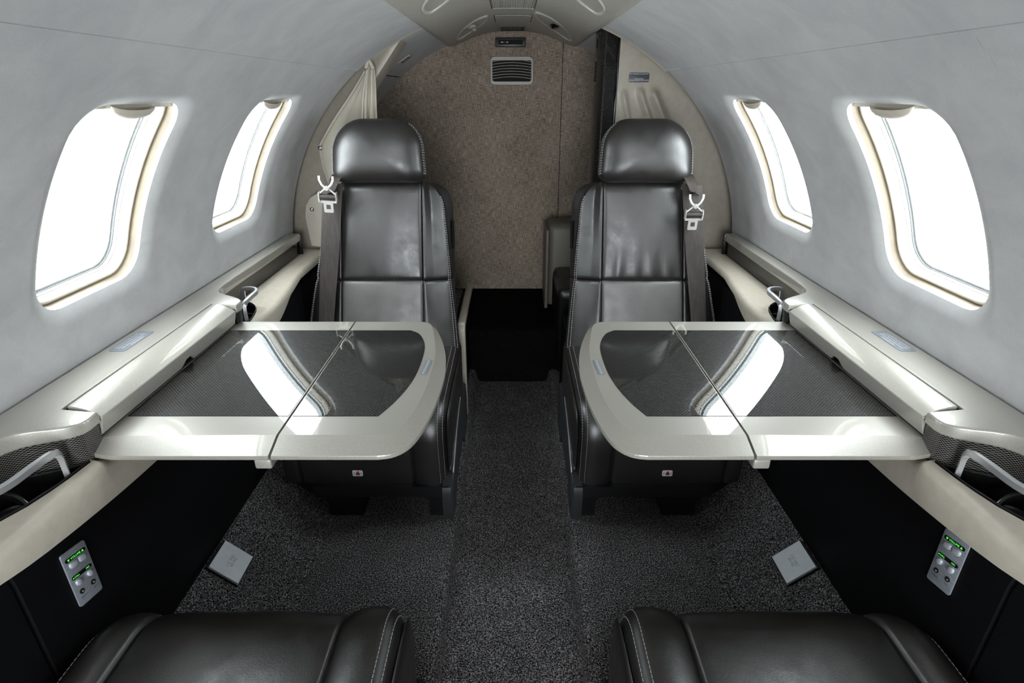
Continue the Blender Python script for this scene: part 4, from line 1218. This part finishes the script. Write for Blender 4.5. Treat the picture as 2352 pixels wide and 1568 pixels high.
    for z in zlist:
        t = (-0.232 - z) / 0.478
        ac = 0.487 + 0.055 * t
        hw = 0.0235
        pL, pR = on_back(ac - hw, z, 0.0225), on_back(ac + hw, z, 0.0225)
        m_ = (pL + pR) / 2; front = min(pL.y, pR.y) - 0.000
        pL.y = front + (0.002 if True else 0); pR.y = front + 0.002
        mid = Vector((ac, front, m_.z))
        loops.append([tuple(pL), tuple(mid), tuple(pR), tuple(pR + Vector((0, 0.002, 0))), tuple(mid + Vector((0, 0.002, 0))), tuple(pL + Vector((0, 0.002, 0)))])
    loft(vs, fs, loops, True, True, True)
    bl = M('shoulder_belt', vs, fs, 'belt_webbing', sharp=50)
    # belt over the shoulder
    vs, fs = [], []
    P = smooth_path([(0.455, 1.665, -0.222), (0.470, 1.635, -0.208), (0.477, 1.600, -0.206), (0.483, 1.575, -0.222), (0.487, 1.560, -0.246), (0.4875, 1.556, -0.262)], 5)
    sweep(vs, fs, P, [(-0.0205, 0.001), (0.0205, 0.001), (0.0205, -0.001), (-0.0205, -0.001)], up=(0, 0.35, 1), scale=[1 - 0.25 * k / (len(P) - 1) for k in range(len(P))])
    M('shoulder_loop', vs, fs, 'belt_webbing', bl, 50)
    # buckle: forked tongue carrier, roller bar and tongue plate
    tl = math.radians(3 if sx < 0 else 0)
    bo = Vector((0.491, 1.5385, -0.255 if sx > 0 else -0.208)); sc2 = 1.0
    bx = Vector((math.cos(tl), 0, math.sin(tl))); bz = Vector((-math.sin(tl), -0.10, math.cos(tl))).normalized(); bn = bx.cross(bz) * 1.0
    if bn.y > 0: bn = -bn
    def Q(x, z, d): return tuple(bo + bx * x + bz * z + bn * d)
    def bplate(name, poly, d0, d1, mat='belt_steel', par=bl):
        vs, fs = [], []; n = len(poly)
        loft(vs, fs, [[Q(x, z, d0) for x, z in poly], [Q(x, z, d1) for x, z in poly]], True, True, True)
        return M(name, vs, fs, mat, par, 30)
    for e in (-1, 1):
        vs, fs = [], []
        sweep(vs, fs, [Q(e * x, z, d) for x, z, d in ((0.0180, 0.008, 0.002), (0.0180, -0.002, 0.0035), (0.0130, -0.013, 0.005), (0.0045, -0.0215, 0.006))], rrect(0.006, 0.003, 0.001, 2), up=tuple(bn)); M('buckle_fork', vs, fs, 'belt_steel', bl, 50)
        vs, fs = [], []
        sweep(vs, fs, [Q(e * 0.0055, -0.0255, 0.0045), Q(e * 0.0205, -0.0385, 0.004)], rrect(0.0045, 0.002, 0.0008, 2), up=tuple(bn)); M('buckle_strut', vs, fs, 'belt_steel', bl, 50)
        bplate('buckle_cheek', [(e * 0.0225 - 0.0014, -0.034), (e * 0.0225 + 0.0014, -0.034), (e * 0.0235 + 0.0014, -0.046), (e * 0.0225 + 0.0014, -0.060), (e * 0.0225 - 0.0014, -0.060)], -0.004, 0.009)
    vs, fs = [], []
    gridf(vs, fs, 18, 4, lambda i, j: Q(0.0065 * (1, 1, .8, 0.02)[j] * math.cos(2 * PI * i / 18), -0.0235 + 0.0065 * (1, 1, .8, 0.02)[j] * math.sin(2 * PI * i / 18), (0.003, 0.0075, 0.009, 0.0092)[j]), closed_u=True); M('buckle_rivet', vs, fs, 'belt_steel', bl, 40)
    vs, fs = [], []
    sweep(vs, fs, [Q(-0.0215, -0.0475, 0.002), Q(0.0, -0.0475, 0.002), Q(0.0215, -0.0475, 0.002)], circle(0.0075, 14), up=tuple(bn)); M('webbing_roll', vs, fs, 'belt_webbing', bl, 60)
    # tongue with square slot: frame built from four bars
    bplate('tongue_bar', [(-0.0225, -0.0565), (0.0225, -0.0565), (0.0225, -0.0625), (-0.0225, -0.0625)], 0.002, 0.006)
    O_ = sub(rrect(0.0255, 0.0285, 0.003), 48); I_ = sub([(x, z + 0.001) for x, z in rrect(0.0115, 0.0125, 0.001)], 48)
    vs, fs = [], []
    zc_ = -0.0745
    loft(vs, fs, [[Q(x, z + zc_, d) for x, z in L_] for L_, d in ((O_, 0.002), (O_, 0.0055), (I_, 0.0055), (I_, 0.002), (O_, 0.002))]); M('tongue_plate', vs, fs, 'belt_steel', bl, 30)
    return st
build_seat(-1, False); build_seat(1, False); build_seat(-1, True); build_seat(1, True)

# ------------------------------------------------------------------ control panels on the black side panels
for sx in (-1, 1):
    sd = SIDE[sx]
    zoff = 0.0 if sx < 0 else 0.022
    o = Vector((sx * 0.6115, 0.6025, -0.6235 + zoff))
    ex = Vector((0, -sx, 0)); ey = Vector((0, 0, 1)); ez = Vector((-sx, 0, 0))
    if sx < 0: ex = Vector((0, 1, 0))
    else: ex = Vector((0, -1, 0))
    # the whole plate leans along the armrest line
    tl = math.radians(9) * (1 if sx < 0 else -1)
    ex2 = ex * math.cos(tl) - ey * math.sin(tl) * (1 if sx < 0 else -1); 
    fr = (o, ex, ey, ez)
    cp_ = empty('control_panel', o - Vector((0, 0, 0.05)), 'brushed aluminium audio control panel with green legends on the %s black side panel' % sd, 'control panel', 'seat control panels')
    sk = (0.21 if sx < 0 else -0.21)
    def lean(L): return [(x, y + (-0.21 if sx < 0 else 0.21) * x) for x, y in L]
    def pp(name, L, th, mat, par, off=0.0, bev=0.0004): return plate(name, lean(L), th, mat, fr, par, bev, off=off)
    fp = pp('face_plate', rrect(0.043, 0.094, 0.004), 0.002, 'brushed_aluminium', cp_)
    for cy_, wd in ((0.0335, 0.036), (0.0030, 0.036)):
        pp('display_window', rrect(wd, 0.0062, 0.0030, 5, 0, cy_), 0.0004, 'black_gloss', cp_, 0.0020, 0.0001)
    def dome(name, cx_, cy_, rx, ry, h, mat, sup=2.0):
        vs, fs = [], []
        def f(i, j):
            t = 2 * PI * i / 24; k = (1, 0.97, 0.85, 0.6, 0.02)[j]; d = (0, 0.55, 0.82, 0.96, 1.0)[j]
            cx2 = abs(math.cos(t)) ** (2 / sup) * (1 if math.cos(t) > 0 else -1); sy2 = abs(math.sin(t)) ** (2 / sup) * (1 if math.sin(t) > 0 else -1)
            x = cx_ + rx * k * cx2; y = cy_ + ry * k * sy2; y += (-0.21 if sx < 0 else 0.21) * x
            return tuple(o + ex * x + ey * y + ez * (0.002 + h * d))
        gridf(vs, fs, 24, 5, f, closed_u=True); mesh(name, vs, fs, mat, cp_, 60)
    dome('rocker_button', -0.0078, 0.0235, 0.0070, 0.0050, 0.003, 'button_silver', 3); dome('rocker_button', 0.0078, 0.0235, 0.0070, 0.0050, 0.003, 'button_silver', 3)
    dome('push_button', -0.0105, -0.0075, 0.0048, 0.0052, 0.003, 'button_silver'); dome('push_button', 0.0105, -0.0075, 0.0048, 0.0052, 0.003, 'button_silver')
    for x in (-0.0105, 0.0105):
        pp('audio_jack', circle(0.0042, 20, x, -0.0245), 0.0008, 'black_plastic', cp_, 0.0018, 0)
        pp('jack_contact', circle(0.0015, 10, x + 0.0005, -0.025), 0.0003, 'beige_panel', cp_, 0.0026, 0)
    lm = -0.21 if sx < 0 else 0.21
    frl = (o, (ex + ey * lm), ey, ez)
    text_mesh('lettering', 'VOLUME', 0.0046, 'green_light', frl, cp_, 0.0026, cy=0.0335)
    for cx_, s_ in ((-0.0125, -1), (0.0125, 1)):
        pp('arrow_mark', [(cx_ - 0.0019, 0.0335 - s_ * 0.0014), (cx_ + 0.0019, 0.0335 - s_ * 0.0014), (cx_, 0.0335 + s_ * 0.002)], 0.0002, 'green_light', cp_, 0.0025, 0)
    text_mesh('lettering', 'CALL', 0.0040, 'green_light', frl, cp_, 0.0026, cx=-0.0095, cy=0.0030)
    text_mesh('lettering', 'MIC', 0.0040, 'green_light', frl, cp_, 0.0026, cx=0.0105, cy=0.0030)
    pp('indicator_dot', circle(0.0009, 10, -0.0158, 0.0030), 0.0002, 'green_light', cp_, 0.0025, 0)
    text_mesh('lettering', 'HEADSET', 0.0030, 'print_black', frl, cp_, 0.0022, cx=-0.0095, cy=-0.034)
    text_mesh('lettering', 'MIC', 0.0030, 'print_black', frl, cp_, 0.0022, cx=0.0105, cy=-0.034)

# ------------------------------------------------------------------ power outlets on the sloped carpet
for sx in (-1, 1):
    sd = SIDE[sx]
    nrm = Vector((-sx * 0.12, 0, 0.13)).normalized()
    o = Vector((sx * 0.594, 0.8985, -0.9045)) + nrm * 0.003
    ex = Vector((0, 1, 0)) if sx < 0 else Vector((0, -1, 0))
    ey = nrm.cross(ex)
    fr = (o, ex, ey, nrm)
    ou = empty('power_outlet', o, 'square grey 115 VAC outlet cover on the carpet slope by the %s black side panel' % sd, 'power outlet', 'power outlets')
    plate('outlet_box', rrect(0.076, 0.076, 0.003), 0.008, 'black_plastic', fr, ou, 0.001, off=-0.004)
    pl = plate('cover', rrect(0.073, 0.068, 0.0012), 0.004, 'outlet_cover', fr, ou, 0.0008, off=0.004)
    text_mesh('lettering', '115 VAC\n60 HZ', 0.0088, 'placard_grey', fr, pl, 0.0082, line=0.85)

# ------------------------------------------------------------------ furniture behind the seats
bx_ = empty('entry_locker', (-0.28, 1.86, -1.0), 'low carpet-topped locker with beige edge trim behind the left seat', 'locker')
bevbox('locker_body', (-0.300, 1.865, -0.845), (0.265, 0.36, 0.31), 0.006, 'black_panel', bx_)
bevbox('carpet_top', (-0.305, 1.865, -0.685), (0.235, 0.35, 0.012), 0.004, 'carpet', bx_)
vs, fs = [], []
sweep(vs, fs, smooth_path([(-0.163, 1.672, -0.998), (-0.163, 1.672, -0.85), (-0.163, 1.674, -0.71), (-0.163, 1.682, -0.688), (-0.163, 1.70, -0.680), (-0.163, 1.87, -0.676), (-0.163, 2.045, -0.674)], 5), rrect(0.026, 0.024, 0.006, 3), up=(1, 0, 0))
mesh('edge_trim', vs, fs, 'beige_panel', bx_, 40)
lv = empty('lavatory_cabinet', (0.28, 2.30, -0.83), 'olive cabinet with dark side-facing seat behind the right seat', 'cabinet')
bevbox('cabinet_back', (0.255, 2.36, -0.665), (0.225, 0.16, 0.36), 0.03, 'cabinet_olive', lv, seg=5)
bevbox('cabinet_end', (0.141, 2.33, -0.70), (0.014, 0.18, 0.40), 0.006, 'cabinet_olive', lv)
bevbox('seat_box', (0.285, 2.13, -0.845), (0.235, 0.30, 0.31), 0.012, 'black_panel', lv)
bevbox('seat_cushion', (0.285, 2.13, -0.69), (0.235, 0.30, 0.06), 0.026, 'leather', lv, seg=5)
bevbox('side_locker', (0.290, 1.79, -0.86), (0.230, 0.18, 0.28), 0.006, 'black_panel', lv)
